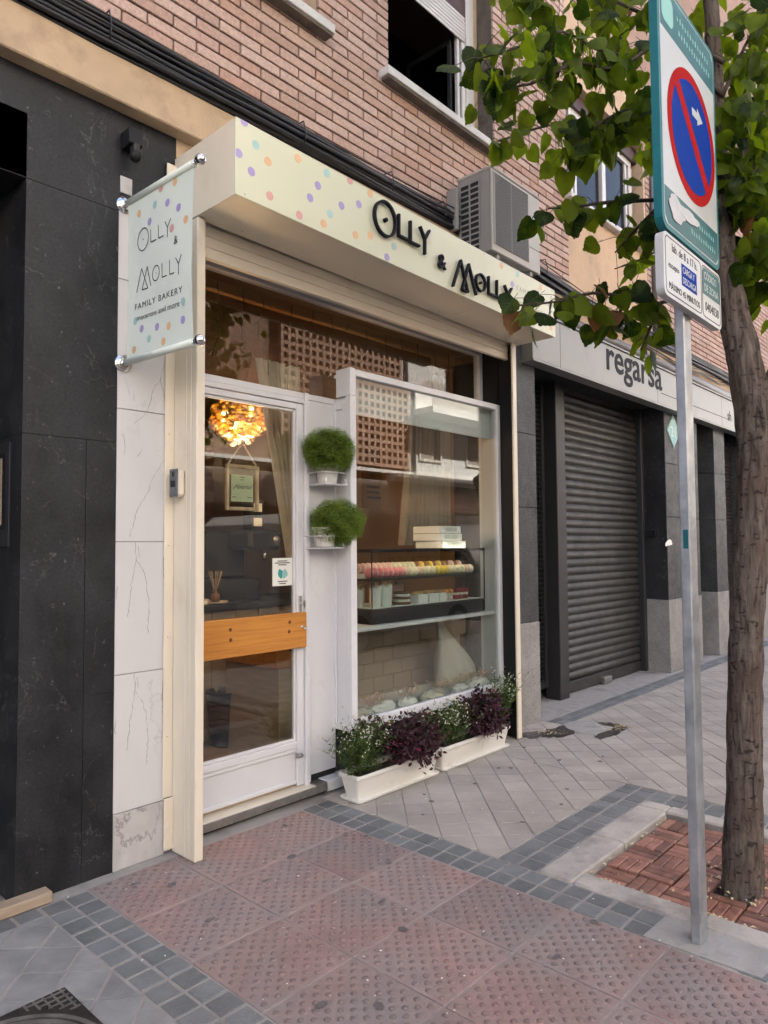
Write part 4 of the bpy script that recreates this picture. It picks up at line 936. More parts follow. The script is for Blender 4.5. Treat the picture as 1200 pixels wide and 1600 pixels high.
def bag(x, y, w, h, lab):
    t = thing('pastry_bag', lab, 'bag', (x, y, 1.046)); m = MB(); n = 14; v = []
    for i in range(7):
        q = i/6; r = w*(1+.22*q)
        for k in range(n): a = 2*pi*k/n; v.append((x+r*cos(a)*(1+.06*sin(3*a+q)), y+.7*r*sin(a), 1.046+h*q+(.012*sin(4*a) if i == 6 else 0)))
    m.add(v, [(i*n+k, i*n+(k+1) % n, (i+1)*n+(k+1) % n, (i+1)*n+k) for i in range(6) for k in range(n)], 0, True); obj('paper', m, M['card_white'], t)
    m = MB()
    for k in range(26): a = random.uniform(0, 2*pi); q = random.uniform(0, .9); m.tube([(x+w*q*cos(a), y+.6*w*q*sin(a), 1.046+h*.9), (x+w*1.3*q*cos(a)+random.uniform(-.02, .02), y+.7*w*q*sin(a), 1.046+h*1.08+random.uniform(0, .025))], .0025, 4)
    obj('straw', m, M['dried'], t)
bag(3.35, .2, .036, .12, 'leftmost straw filled paper bag in the pastry case'); bag(3.40, .10, .04, .13, 'straw filled paper bag nearest the case corner post'); bag(3.51, .11, .042, .135, 'straw filled paper bag beside the layered cream cake')
t = thing('layer_cake', 'layered cream and chocolate cake in the pastry case', 'cake', (3.68, .12, 1.046))
for k in range(5):
    m = MB(); n = 16; r = .062-.002*k; m.lathe([(0, 0), (r, .001), (r+.002, .009), (r, .017), (0, .0175)], (3.69, .13, 1.046+.0178*k), n=n); obj('layer', m, M['cake_brown' if k % 2 == 0 else 'cream_white'], t)
for (x0, x1, lab) in ((3.80, 3.91, 'white card box of pastries beside the layer cake'), (3.92, 4.03, 'middle white card box of pastries in the case'), (4.04, 4.12, 'small white card box beside the orange cups')):
    t = thing('pastry_box', lab, 'box', ((x0+x1)/2, .12, 1.046)); obj('carton', MB().box(x0, x1, .07, .18, 1.046, 1.105, .003), M['card_white'], t)
    m = MB()
    for k in range(3): m.ball((x0+(x1-x0)*(k+.5)/3, .125+random.uniform(-.02, .02), 1.112), .024, 10, 6, 0, (1, 1.4, .7))
    obj('pastry', m, M['pastry'], t)
t = thing('wrapped_parcel', 'pale pink wrapped parcel with ribbon at the back of the case', 'parcel', (3.78, .3, 1.046)); obj('wrap', MB().box(3.60, 3.88, .27, .36, 1.046, 1.17, .006), M['macaron_rose'], t)
m = MB()
for a in (.5, 1.2, 2.0, 2.7): m.tube([(3.84, .28, 1.17), (3.84+.06*cos(a), .28, 1.19+.03*sin(a)), (3.84+.02*cos(a), .28, 1.21)], .008, 5)
obj('ribbon', m, M['macaron_rose'], t)
for k, (x, c, lab) in enumerate(((4.16, 'orange', 'orange dessert cup next to the small white box'), (4.22, 'orange', 'orange dessert cup next to the red cups'), (4.29, 'cake_red', 'leftmost red layered dessert cup'), (4.35, 'cake_red', 'middle red layered dessert cup'), (4.41, 'cake_red', 'rightmost red layered dessert cup'))):
    t = thing('dessert_cup', lab, 'dessert', (x, .12, 1.046)); obj('sponge', MB().lathe([(0, 0), (.02, 0), (.023, .03), (0, .031)], (x, .12, 1.046), n=12), M['cream_white' if c == 'orange' else 'cake_red'], t)
    obj('cream_layer', MB().lathe([(.0, .031), (.0235, .031), (.025, .048), (0, .049)], (x, .12, 1.046), n=12), M['cream_white'], t); obj('topping', MB().lathe([(0, .049), (.026, .049), (.027, .07), (.015, .08), (0, .082)], (x, .12, 1.046), n=12), M[c], t)
for k, (x0, x1, z, lab) in enumerate(((4.12, 4.40, 1.427, 'bottom white cake box of the stack on the pastry case'), (4.09, 4.355, 1.482, 'middle white cake box of the stack on the pastry case'), (4.09, 4.34, 1.537, 'top white cake box of the stack on the pastry case'))):
    t = thing('cake_box', lab, 'box', ((x0+x1)/2, .23, z), 'cake boxes stacked on the pastry case'); obj('carton', MB().box(x0, x1, .1, .36, z, z+.052, .002), M['card_white'], t)
    obj('window_film', MB().box(x0+.05, x1-.05, .097, .0995, z+.012, z+.042), M['glass_clear'], t)
# gift bags and dried flowers along the window bottom
rb = random.Random(11)
GB = ['crumpled pale gift bag at the window bottom nearest the door', 'second crumpled gift bag from the door at the window bottom', 'third crumpled gift bag from the door at the window bottom', 'fourth crumpled gift bag from the door at the window bottom', 'fifth crumpled gift bag from the door at the window bottom', 'crumpled pale gift bag at the window bottom farthest from the door']
for k in range(6):
    x = 3.17+.255*k+rb.uniform(-.05, .05); sc_ = rb.uniform(.8, 1.35); m = MB(); n, q = 14, 8; v = []
    for i in range(q+1):
        p = pi*i/q
        for jx in range(n): a = 2*pi*jx/n; r = 1+rb.uniform(-.12, .12); v.append((x+.105*sc_*r*sin(p)*cos(a), .05+.05*r*sin(p)*sin(a), .40+.042*sc_*r*cos(p)))
    m.add(v, [(i*n+jx, (i+1)*n+jx, (i+1)*n+(jx+1) % n, i*n+(jx+1) % n) for i in range(q) for jx in range(n)])
    obj('gift_bag', m, M[('linen_white', 'card_white', 'teal_pale' if 'teal_pale' in M else 'card_white')[k % 3]], None, label=GB[k], cat='gift bag')
m = MB()
for k in range(520):
    x = min(4.58, max(3.08, rb.choice((3.1, 3.3, 3.36, 3.62, 3.7, 3.98, 4.1, 4.3, 4.5))+rb.gauss(0, .05))); b = Vector((x, rb.uniform(.0, .08), rb.uniform(.44, .47))); e = b+Vector((rb.gauss(0, .045), rb.gauss(0, .02), rb.uniform(-.005, .05))); s = Vector((rb.uniform(-1, 1), rb.uniform(-1, 1), 0)).normalized()*.004
    m.add([b-s*.3, b+s*.3, e+s, e-s], [(0, 1, 2, 3)], 0 if rb.random() < .6 else 1)
obj('dried_flowers', m, [M['dried'], M['macaron_rose']], None, kind='stuff', label='dried pale flowers along the window bottom')

# ================================================================== SIGN BOX
def zs(x): return -.0148*(x-1.85)
def shear(m): m.v = [(p[0], p[1], p[2]+zs(p[0])) for p in m.v]; return m
sg = thing('fascia_sign_box', 'cream sign box with coloured dots and black letters above the bakery', 'sign', (3.28, -.25, 3.03))
obj('face', shear(MB().box(1.85, 4.722, -.513, -.501, 3.029, 3.387, .002)), M['cream_sign'], sg)
obj('end_panel', shear(MB().box(1.853, 1.867, -.5, .0, 3.033, 3.383)), M['cream'], sg); obj('end_panel', shear(MB().box(4.705, 4.719, -.5, .0, 3.033, 3.383)), M['cream'], sg)
obj('soffit', shear(MB().box(1.868, 3.81, -.5, -.17, 3.034, 3.045).box(3.813, 4.704, -.5, -.17, 3.034, 3.045)), M['cream'], sg)
for x in (1.90, 2.86, 3.80, 4.68):
    for z in (3.045, 3.372): obj('screw', shear(MB().lathe([(0, .0012), (.004, .001), (.0046, 0)], (x, -.5131, z), (0, -1, 0), 8)), M['brushed'], sg)
for x in (2.1, 2.9, 3.7, 4.5): obj('screw', shear(MB().lathe([(0, .0012), (.005, .001), (.0056, 0)], (x, -.22, 3.0338), (0, 0, -1), 8)), M['brushed'], sg)
obj('lid', shear(MB().box(1.868, 4.704, -.5, -.01, 3.36, 3.372)), M['cream'], sg)
obj('wall_bracket', MB().box(1.80, 1.852, -.02, -.012, 3.18, 3.34, .002), M['cream'], sg)
SD = [(1.897, 3.381, 'p'), (1.866, 3.221, 'p'), (1.937, 3.164, 'p'), (1.962, 3.3, 't'), (2.032, 3.25, 'o'), (2.216, 3.34, 'o'), (2.043, 3.089, 'r'), (2.407, 3.341, 't'), (2.346, 3.252, 'p'), (2.294, 3.171, 'p'), (2.224, 3.059, 'r'), (2.572, 3.365, 'r'), (2.727, 3.352, 'o'), (2.51, 3.208, 'p'), (2.638, 3.26, 'p'), (2.428, 3.136, 't'), (2.384, 3.071, 'o'), (2.612, 3.086, 'o'), (2.725, 3.119, 'o'), (2.917, 3.119, 't'), (2.857, 3.04, 'p'), (4.005, 3.325, 'o'), (4.206, 3.324, 't'), (4.137, 3.233, 'p'), (4.516, 3.312, 'o'), (4.424, 3.217, 'p'), (4.322, 3.036, 'o'), (4.497, 3.039, 'r'), (4.654, 3.046, 'o')]
for x, z, c in SD:
    R = .021; p = []
    for k in range(20):
        px, pz = x+R*cos(2*pi*k/20), z+R*sin(2*pi*k/20); px = max(1.851, px); pz = min(3.386+zs(px), max(3.031+zs(px), pz)); p.append((px, pz))
    m = MB(); m.plate(p, (0, -.5132, 0), (1, 0, 0), (0, 0, 1), (0, -1, 0), .0008); obj('dot', m, M['dot_'+c], sg)
LY0, LD = -.519, .020
def stroke(m, a, b, w, y0=LY0, d=LD, ax=0):
    A, B = Vector(a), Vector(b); t = (B-A).normalized(); n = Vector((-t.y, t.x))*w/2; A = A-t*w*.25; B = B+t*w*.25
    m.plate([tuple(A-n), tuple(B-n), tuple(B+n), tuple(A+n)], (0, y0, 0), (1, 0, 0), (0, 0, 1), (0, -1, 0), d)
def ring(m, c, rx, rz, w, y0=LY0, d=LD, n=36):
    v = []
    for yy in (y0, y0-d):
        for k in range(n): a = 2*pi*k/n; v += [(c[0]+(rx-w)*cos(a), yy, c[1]+(rz-w)*sin(a)), (c[0]+rx*cos(a), yy, c[1]+rz*sin(a))]
    f = []
    for k in range(n):
        q = (k+1) % n; f += [(2*n+2*k, 2*n+2*k+1, 2*n+2*q+1, 2*n+2*q), (2*k, 2*q, 2*q+1, 2*k+1), (2*k+1, 2*q+1, 2*n+2*q+1, 2*n+2*k+1), (2*k, 2*n+2*k, 2*n+2*q, 2*q)]
    m.add(v, f)
def letter(fn): m = MB(); fn(m); obj('letter', m, M['letter_black'], sg)
W_ = .0122
def L_O(m): ring(m, (2.827, 3.24), .091, .101, W_); m.lathe([(0, .02), (.011, .02), (.012, 0)], (2.832, LY0, 3.236), (0, -1, 0), 12)
letter(L_O)
letter(lambda m: (stroke(m, (2.94, 3.303), (2.938, 3.18), W_), stroke(m, (2.938, 3.183), (3.027, 3.183), W_)))
letter(lambda m: (stroke(m, (3.04, 3.297), (3.038, 3.176), W_), stroke(m, (3.038, 3.178), (3.116, 3.178), W_)))
letter(lambda m: (stroke(m, (3.128, 3.295), (3.170, 3.235), W_), stroke(m, (3.211, 3.298), (3.170, 3.235), W_), stroke(m, (3.170, 3.24), (3.168, 3.148), W_)))
def L_amp(m): put_text(m, '&', (3.292, LY0, 3.108), (1, 0, 0), (0, 0, 1), .125, .018, fit=.072)
letter(L_amp)
def L_M(m):
    for a, b in (((3.438, 3.030), (3.520, 3.213)), ((3.520, 3.213), (3.592, 3.032)), ((3.531, 3.032), (3.604, 3.213)), ((3.604, 3.213), (3.680, 3.036)), ((3.531, 3.032), (3.592, 3.032))): stroke(m, a, b, .0108)
letter(L_M)
def L_O2(m): ring(m, (3.733, 3.130), .057, .059, .0102); m.lathe([(0, .02), (.008, .02), (.009, 0)], (3.735, LY0, 3.13), (0, -1, 0), 10)
letter(L_O2)
letter(lambda m: (stroke(m, (3.824, 3.194), (3.822, 3.082), .0115), stroke(m, (3.822, 3.084), (3.905, 3.083), .0115)))
letter(lambda m: (stroke(m, (3.920, 3.194), (3.917, 3.082), .0115), stroke(m, (3.917, 3.084), (3.995, 3.083), .0115)))
letter(lambda m: (stroke(m, (4.012, 3.187), (4.055, 3.13), .0115), stroke(m, (4.098, 3.188), (4.055, 3.13), .0115), stroke(m, (4.055, 3.135), (4.053, 3.062), .0115)))
m = MB(); put_text(m, 'FAMILY BAKERY', (4.19, -.5132, 3.205), (1, 0, -.0148), (0, 0, 1), .055, .0008, fit=.50, spacing=1.35); put_text(m, 'macarons and more', (4.21, -.5132, 3.115), (1, 0, -.0148), (0, 0, 1), .05, .0008, fit=.46)
obj('small_lettering', m, M['print_grey'], sg)

# ================================================================== BANNER
bn_ = thing('hanging_banner', 'pale green dotted banner with black lettering hung on two rods by the door', 'banner', (1.59, 0, 2.3))
BX = 1.59
m = MB(); NY, NZ_ = 24, 18; 
for s in (0, 1):
    v = []
    for jz in range(NZ_+1):
        for i in range(NY+1):
            u, t = i/NY, jz/NZ_; y = -.035-.555*u; z = 2.302-.01*u+(.752+.0*u)*t
            y -= .012*sin(pi*t)*u*-1*.8
            v.append((BX+.006*sin(u*4.2+t*2.0)*sin(pi*t)+.0015*s, y, z))
    w = NY+1; q = [(a*w+b, a*w+b+1, (a+1)*w+b+1, (a+1)*w+b) for a in range(NZ_) for b in range(NY)]; m.add(v, q if s == 0 else [t[::-1] for t in q], 0, True)
obj('cloth', m, M['banner'], bn_)
for z0, z1 in ((3.055, 3.035), (2.303, 2.285)):
    m = MB(); m.tube([(BX, -.035, z0), (BX, -.592, z1)], .0155, 14); obj('sleeve', m, M['banner'], bn_)
    rd = obj('rod', MB().tube([(BX, -.0, z0), (BX, -.62, z1)], .009, 12), M['chrome'], bn_)
    obj('finial', MB().ball((BX, -.636, z1), .0235, 14, 10).lathe([(.012, 0), (.016, .008), (.012, .014)], (BX, -.604, z1), (0, -1, 0), 12), M['chrome'], rd)
    obj('wall_mount', MB().lathe([(0, .012), (.02, .012), (.04, .006), (.042, 0)], (BX, -.001, z0), (0, -1, 0), 20).tube([(BX, -.008, z0), (BX, -.036, z0)], .014, 12), M['chrome'], rd)
BD = [(-0.329, 3.021, 'r'), (-0.444, 3.008, 'o'), (-0.278, 2.965, 't'), (-0.387, 2.936, 'p'), (-0.478, 2.884, 'p'), (-0.136, 2.971, 'o'), (-0.232, 2.903, 'p'), (-0.536, 2.814, 'o'), (-0.427, 2.81, 'r'), (-0.107, 2.481, 't'), (-0.165, 2.433, 'p'), (-0.3, 2.412, 'p'), (-0.399, 2.394, 'o'), (-0.514, 2.395, 'p'), (-0.516, 2.471, 't'), (-0.233, 2.373, 't'), (-0.356, 2.335, 'o'), (-0.101, 2.349, 'o')]
def bxo(y, z):                                           # banner surface offset
    u = (-y-.035)/.555; t = (z-2.302)/.752; return BX+.006*sin(u*4.2+t*2.0)*sin(pi*max(0, min(1, t)))-.0008
for y, z, c in BD:
    m = MB(); p = [(y+.0175*cos(2*pi*k/16), z+.0175*sin(2*pi*k/16)) for k in range(16)]
    x = bxo(y, z); m.add([(bxo(a, b)-.0004, a, b) for a, b in p], [tuple(range(16))]); obj('dot', m, M['dot_'+c], bn_)
def bs(m, a, b, w=.0048):
    A, B = Vector(a), Vector(b); t = (B-A).normalized(); n = Vector((-t.y, t.x))*w/2
    m.add([(bxo(p.x, p.y)-.0008, p.x, p.y) for p in (A-n, B-n, B+n, A+n)], [(0, 1, 2, 3)])
def bring(m, c, r, w=.0048, n=28):
    for k in range(n): a, b = 2*pi*k/n, 2*pi*(k+1.05)/n; bs(m, (c[0]+r[0]*cos(a), c[1]+r[1]*sin(a)), (c[0]+r[0]*cos(b), c[1]+r[1]*sin(b)), w)
m = MB(); bring(m, (-.173, 2.841), (.05, .05)); bring(m, (-.173, 2.841), (.002, .002), .004, 8)
for a, b in (((-.243, 2.864), (-.245, 2.806)), ((-.245, 2.806), (-.293, 2.803)), ((-.312, 2.862), (-.314, 2.802)), ((-.314, 2.802), (-.36, 2.799)), ((-.37, 2.858), (-.392, 2.825)), ((-.419, 2.856), (-.392, 2.825)), ((-.392, 2.825), (-.393, 2.782)),
             ((-.114, 2.612), (-.157, 2.712)), ((-.157, 2.712), (-.215, 2.607)), ((-.162, 2.612), (-.209, 2.706)), ((-.209, 2.706), (-.243, 2.610)), ((-.162, 2.612), (-.215, 2.607)), ((-.344, 2.682), (-.345, 2.620)), ((-.345, 2.620), (-.386, 2.617)), ((-.410, 2.677), (-.411, 2.614)), ((-.411, 2.614), (-.450, 2.611)), ((-.461, 2.672), (-.484, 2.640)), ((-.508, 2.674), (-.484, 2.640)), ((-.484, 2.640), (-.484, 2.594))): bs(m, a, b)
bring(m, (-.289, 2.654), (.031, .033)); bring(m, (-.289, 2.654), (.0015, .0015), .003, 8)
put_text(m, '&', (BX-.006, -.446, 2.733), (0, -1, 0), (0, 0, 1), .05, .0006)
put_text(m, 'FAMILY BAKERY', (BX-.0035, -.098, 2.533), (0, -1, -.05), (0, 0, 1), .038, .0006, fit=.412, spacing=1.2)
put_text(m, 'macarons and more', (BX-.003, -.120, 2.478), (0, -1, -.05), (0, 0, 1), .036, .0006, fit=.366)
m.v = [(bxo(p[1], p[2])-.0012, p[1], p[2]) for p in m.v]
obj('lettering', m, M['print_dark'], bn_, kind='stuff')

# small fittings on the wall
t = thing('key_safe', 'small cream and grey key safe fixed to the cream jamb', 'key safe', (1.85, -.08, 1.69))
obj('body', MB().box(1.812, 1.852, -.115, -.045, 1.69, 1.82, .010), M['cream'], t); fp = obj('face', MB().box(1.804, 1.8115, -.118, -.048, 1.688, 1.822, .006), M['plastic_grey'], t)
obj('keypad', MB().box(1.801, 1.8035, -.10, -.065, 1.735, 1.765, .002).box(1.801, 1.8035, -.088, -.076, 1.785, 1.81, .002), M['black_metal'], fp)
t = thing('wall_spotlight', 'small black weathered lamp housing on the black stone', 'lamp', (1.59, -.03, 3.33))
obj('housing', MB().box(1.565, 1.635, -.09, .0, 3.315, 3.395, .006), M['black_metal'], t); obj('arm', MB().box(1.585, 1.615, -.10, -.05, 3.25, 3.32, .006), M['iron'], t)
obj('lens', MB().lathe([(0, .03), (.02, .03), (.024, .02), (.024, -.02)], (1.60, -.08, 3.265), (-.4, -.8, -.2), 14), M['black_metal'], t)
t = thing('intercom_panel', 'dark steel door intercom panel in the entry reveal', 'intercom', (1.15, .15, 1.4))
obj('plate', MB().box(1.144, 1.151, .12, .38, 1.455, 1.905, .002), M['post_grey'], t); obj('inset', MB().box(1.141, 1.1435, .155, .36, 1.53, 1.86), M['black_metal'], t); obj('name_list', MB().box(1.139, 1.1405, .19, .35, 1.55, 1.84), M['pale_wood'], t)
t = thing('loose_plank', 'pale wooden plank lying across the dark entry doorway', 'plank', (1.0, .02, 0))
obj('wood', MB().box(.4, 1.27, -.075, -.006, .002, .045, .003), M['pale_wood'], t)

# ================================================================== POTTED PLANTS
def fern(px, py, pz, cx, cz, rx, rz, label, seed):
    rd = random.Random(seed); t = thing('hanging_fern', label, 'potted plant', (px, .0, pz), 'asparagus ferns on the white panel')
    obj('pot', MB().lathe([(0, 0), (.052, 0), (.056, .004), (.07, .10), (.076, .10), (.076, .115), (.066, .115), (.06, .09), (0, .085)], (px, py, pz), n=24), M['pot_white'], t)
    m = MB(); z1 = pz-.008
    m.tube([(px-.085, .09, z1), (px-.085, py-.08, z1), (px+.085, py-.08, z1), (px+.085, .09, z1)], .0035, 6)
    for x in (-.085, .085): m.tube([(px+x, .088, z1), (px+x, .088, z1+.16)], .003, 6); m.tube([(px+x, py-.08, z1), (px+x*.9, py-.07, z1+.035)], .003, 6)
    m.tube([(px-.09, .09, z1+.07), (px-.09, py-.06, z1+.07), (px, py-.085, z1+.07), (px+.09, py-.06, z1+.07), (px+.09, .09, z1+.07)], .003, 6); m.box(px-.08, px+.08, py-.075, .085, z1-.006, z1)
    obj('wire_holder', m, M['white_paint'], t)
    m = MB(); base = Vector((px, py, pz+.11))
    for k in range(34000):
        while True:
            q = Vector((rd.uniform(-1, 1), rd.uniform(-1, 1), rd.uniform(-1, 1)))
            if .6 < q.length < 1: break
        q *= 1+.06*sin(q.x*9+q.z*7)+rd.gauss(0, .03); p = Vector((cx+rx*q.x, min(.08, py-.03+rx*.72*q.y), cz+rz*q.z))
        d = (Vector((q.x, q.y, q.z+.3))*.7+Vector((rd.gauss(0, .7), rd.gauss(0, .7), rd.gauss(0, .7)))).normalized()*rd.uniform(.008, .016); sx = d.orthogonal().normalized()*.0013
        m.add([p-sx, p+sx, p+d], [(0, 1, 2)])
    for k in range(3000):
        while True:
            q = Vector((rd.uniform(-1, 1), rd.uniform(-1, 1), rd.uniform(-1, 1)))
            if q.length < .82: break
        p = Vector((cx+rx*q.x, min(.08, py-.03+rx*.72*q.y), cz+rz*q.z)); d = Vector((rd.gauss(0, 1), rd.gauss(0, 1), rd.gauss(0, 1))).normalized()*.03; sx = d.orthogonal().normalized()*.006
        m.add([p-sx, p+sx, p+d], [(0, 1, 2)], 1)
    for k in range(26):
        a = rd.uniform(0, 2*pi); u = rd.uniform(-1, 1); s = sqrt(max(0, 1-u*u)); q = rd.uniform(.75, 1.05)
        tip = Vector((cx+rx*s*cos(a)*q, min(.08, py-.03+rx*.75*s*sin(a)*q), cz+rz*u*q)); mid = (base+tip)/2+Vector((0, -.01, .06))
        P = [base*(1-f)**2+mid*2*f*(1-f)+tip*f*f for f in (0, .25, .5, .75, 1)]
        for i in range(4):
            w = Vector((rd.uniform(-1, 1), rd.uniform(-1, 1), 0))*.0008; m.add([P[i]-w, P[i]+w, P[i+1]+w, P[i+1]-w], [(0, 1, 2, 3)])
        for n in range(30):
            f = rd.uniform(.3, 1.0); p = base*(1-f)**2+mid*2*f*(1-f)+tip*f*f; p = p+Vector((rd.gauss(0, .012), rd.gauss(0, .012), rd.gauss(0, .010)))
            d = Vector((rd.gauss(0, 1), rd.gauss(0, 1), rd.gauss(.25, 1))).normalized()*rd.uniform(.007, .015); sx = d.orthogonal().normalized()*.0013
            m.add([p-sx, p+sx, p+d], [(0, 1, 2)])
    obj('foliage', m, [M['fern'], M['fern_core']], t, kind='stuff')
fern(2.885, .005, 1.82, 2.87, 2.015, .178, .138, 'upper asparagus fern in a white pot on the side panel', 1)
fern(2.86, .005, 1.445, 2.94, 1.59, .185, .14, 'lower asparagus fern in a white pot leaning towards the window', 2)

def leaf_ellipse(m, p, d, nrm, L_, w, mi=0):
    s = d.cross(nrm)
    if s.length < 1e-5: s = d.orthogonal()
    s = s.normalized()*w; u = nrm.normalized()*w*.35
    m.add([p, p+d*L_*.3+s*.85+u, p+d*L_*.65+s*.8+u, p+d*L_, p+d*L_*.65-s*.8+u, p+d*L_*.3-s*.85+u, p+d*L_*.5], [(0, 6, 1), (1, 6, 2), (2, 6, 3), (3, 6, 4), (4, 6, 5), (5, 6, 0)], mi)
def purple(rd, m, c, R, n, droop):
    base = Vector((c[0], c[1], .15))
    for k in range(n):
        while True:
            q = Vector((rd.uniform(-1, 1), rd.uniform(-1, 1), rd.uniform(-1, 1)))
            if .15 < q.length < 1: break
        tip = Vector((c[0]+R[0]*q.x, c[1]+R[1]*q.y-droop*max(0, -q.z), c[2]+R[2]*q.z)); 
        tip.y = min(tip.y, -.085) if tip.z > .32 else tip.y
        mid = base.lerp(tip, .5)+Vector((0, 0, .06)); P = [base*(1-f)**2+mid*2*f*(1-f)+tip*f*f for f in (0, .2, .4, .6, .8, 1)]
        for i in range(2, 5): m.tube([P[i], P[i+1]], .0013, 3, 2, False, False)
        for i in range(9):
            f = rd.uniform(.5, 1.02); p = base*(1-f)**2+mid*2*f*(1-f)+tip*f*f+Vector((rd.gauss(0, .008),)*3)
            d = Vector((rd.gauss(0, 1), rd.gauss(-.2, 1), rd.gauss(0, .8))).normalized(); nr = Vector((rd.gauss(0, .6), rd.gauss(-.5, .5), 1)); leaf_ellipse(m, p, d, nr, rd.uniform(.022, .040), rd.uniform(.008, .0125))
        if rd.random() < .05:
            for i in range(10): d = Vector((rd.gauss(0, 1), rd.gauss(-.4, 1), rd.gauss(0, 1))).normalized(); s = d.orthogonal().normalized()*.0018; p = tip+Vector((0, -.012, 0)); m.add([p-s, p+s, p+d*.018+s, p+d*.018-s], [(0, 1, 2, 3)], 1)
def gaura(rd, m, c, R, n, spread):
    for k in range(n):
        b = Vector((c[0]+rd.gauss(0, R[0]*.4), c[1]+rd.gauss(0, .03), .14)); h = rd.uniform(.5, 1)*R[2]
        e = b+Vector((rd.gauss(spread, 1)*R[0]*.55, rd.gauss(-.4, .6)*R[1], h)); e.y = min(e.y, -.08) if e.z > .3 else e.y
        mid = b.lerp(e, .55)+Vector((0, 0, .25*h)); P = [b*(1-f)**2+mid*2*f*(1-f)+e*f*f for f in (0, .2, .4, .6, .8, 1)]
        for i in range(5):
            s = Vector((.0011, .0011, 0)); m.add([P[i]-s, P[i]+s, P[i+1]+s*.7, P[i+1]-s*.7], [(0, 1, 2, 3)])
        for i in range(16):
            f = rd.uniform(.05, .8); p = b*(1-f)**2+mid*2*f*(1-f)+e*f*f; d = Vector((rd.gauss(0, 1), rd.gauss(-.2, 1), rd.gauss(.4, .8))).normalized(); leaf_ellipse(m, p, d, Vector((rd.gauss(0, 1), -.5, 1)), rd.uniform(.015, .035), .0026)
        if rd.random() < .55:
            for q in range(rd.randint(1, 3)):
                f = rd.uniform(.6, 1.0); p = b*(1-f)**2+mid*2*f*(1-f)+e*f*f
                for i in range(4): d = Vector((rd.gauss(0, 1), rd.gauss(-.5, 1), rd.gauss(0, 1))).normalized(); s = d.orthogonal().normalized()*.0028; m.add([p, p+d*.005+s, p+d*.010, p+d*.005-s], [(0, 1, 2, 3)], 1)
def planter(x0, x1, label, seed, pur, grn):
    rd = random.Random(seed); t = thing('flower_trough', label, 'planter', ((x0+x1)/2, -.17, 0)); y0, y1 = -.262, -.088
    def ringv(ix, iy, z, n=5):
        out = []
        for sx, sy, a0 in ((1, 1, 0), (-1, 1, pi/2), (-1, -1, pi), (1, -1, 3*pi/2)):
            r = .022
            for k in range(n): a = a0+pi/2*k/(n-1); out.append(((x1-ix-r if sx > 0 else x0+ix+r)+r*cos(a), (y1-iy-r if sy > 0 else y0+iy+r)+r*sin(a), z))
        return out
    prof = [(.035, .03, .012), (.034, .029, .02), (.012, .010, .128), (.004, .003, .130), (.0, .0, .136), (.0, .0, .150), (.003, .003, .154), (.012, .012, .154), (.016, .015, .13), (.018, .017, .12)]
    m = MB(); v = []; 
    for a, b, z in prof: v += ringv(a, b, z)
    n = 20; k = len(prof); m.add(v, [(i*n+j_, i*n+(j_+1) % n, (i+1)*n+(j_+1) % n, (i+1)*n+j_) for i in range(k-1) for j_ in range(n)]+[tuple(range(n-1, -1, -1))], 0, False); obj('trough', m, M['pot_white'], t)
    m = MB(); v = []
    for a, b, z in ((.018, .012, .001), (.012, .006, .004), (.008, .002, .016), (.010, .004, .018), (.02, .014, .012)): v += ringv(a, b, z)
    m.add(v, [(i*n+j_, i*n+(j_+1) % n, (i+1)*n+(j_+1) % n, (i+1)*n+j_) for i in range(4) for j_ in range(n)]+[tuple(range(n-1, -1, -1)), tuple(range(4*n, 5*n))]); obj('saucer', m, M['pot_white'], t)
    m = MB(); m.add(ringv(.017, .016, .126), [tuple(range(20))]); obj('soil', m, M['soil'], t)
    m = MB()
    for a in pur: purple(rd, m, *a)
    obj('purple_shrub', m, [M['purple_leaf'], M['pink_flower'], M['twig']], t, kind='stuff')
    m = MB()
    for a in grn: gaura(rd, m, *a)
    obj('green_plant', m, [M['grass_green'], M['petal']], t, kind='stuff')
planter(2.865, 3.615, 'white flower trough nearest the door with dark purple shrub', 21, [((3.36, -.20, .27), (.34, .15, .15), 230, .14), ((3.09, -.14, .34), (.17, .08, .10), 70, .0)], [((2.98, -.18), (.17, .13, .36), 150, -.6), ((3.52, -.16), (.13, .10, .30), 80, .1)])
planter(3.635, 4.43, 'white flower trough by the far jamb with dark purple shrub', 22, [((4.11, -.20, .30), (.29, .15, .165), 235, .14)], [((3.79, -.18), (.16, .12, .32), 130, 0), ((4.38, -.17), (.14, .12, .42), 120, .5)])

# ================================================================== AIR CONDITIONER
ac = thing('air_conditioner', 'grey outdoor air conditioner unit on the brick wall above the sign', 'air conditioner', (4.42, -.2, 3.5))
AX0, AX1, AY0, AY1, AZ0, AZ1 = 4.09, 4.735, -.39, -.09, 3.50, 4.105
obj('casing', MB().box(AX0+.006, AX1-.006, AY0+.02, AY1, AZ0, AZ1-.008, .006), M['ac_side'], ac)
obj('lid', MB().box(AX0-.004, AX1+.004, AY0-.004, AY1+.006, AZ1-.022, AZ1, .006), M['ac'], ac)
obj('front', MB().box(AX0, AX1, AY0+.002, AY0+.019, AZ0, AZ1-.023, .004), M['ac'], ac)
obj('fan_opening', MB().box(AX0+.022, AX0+.468, AY0-.0006, AY0+.0016, AZ0+.05, AZ1-.05), M['dark'], ac)
gme = mesh(MB().box(-.224, .224, -.006, 0, -.0022, .0022), M['ac_side'])
gr = obj('fan_grille', MB().box(AX0+.018, AX0+.024, AY0-.009, AY0, AZ0+.045, AZ1-.045).box(AX0+.466, AX0+.472, AY0-.009, AY0, AZ0+.045, AZ1-.045).box(AX0+.24, AX0+.246, AY0-.005, AY0, AZ0+.05, AZ1-.05), M['ac'], ac)
for k in range(42): inst('slat', gme, gr, (AX0+.245, AY0-.002, AZ0+.053+.0122*k))
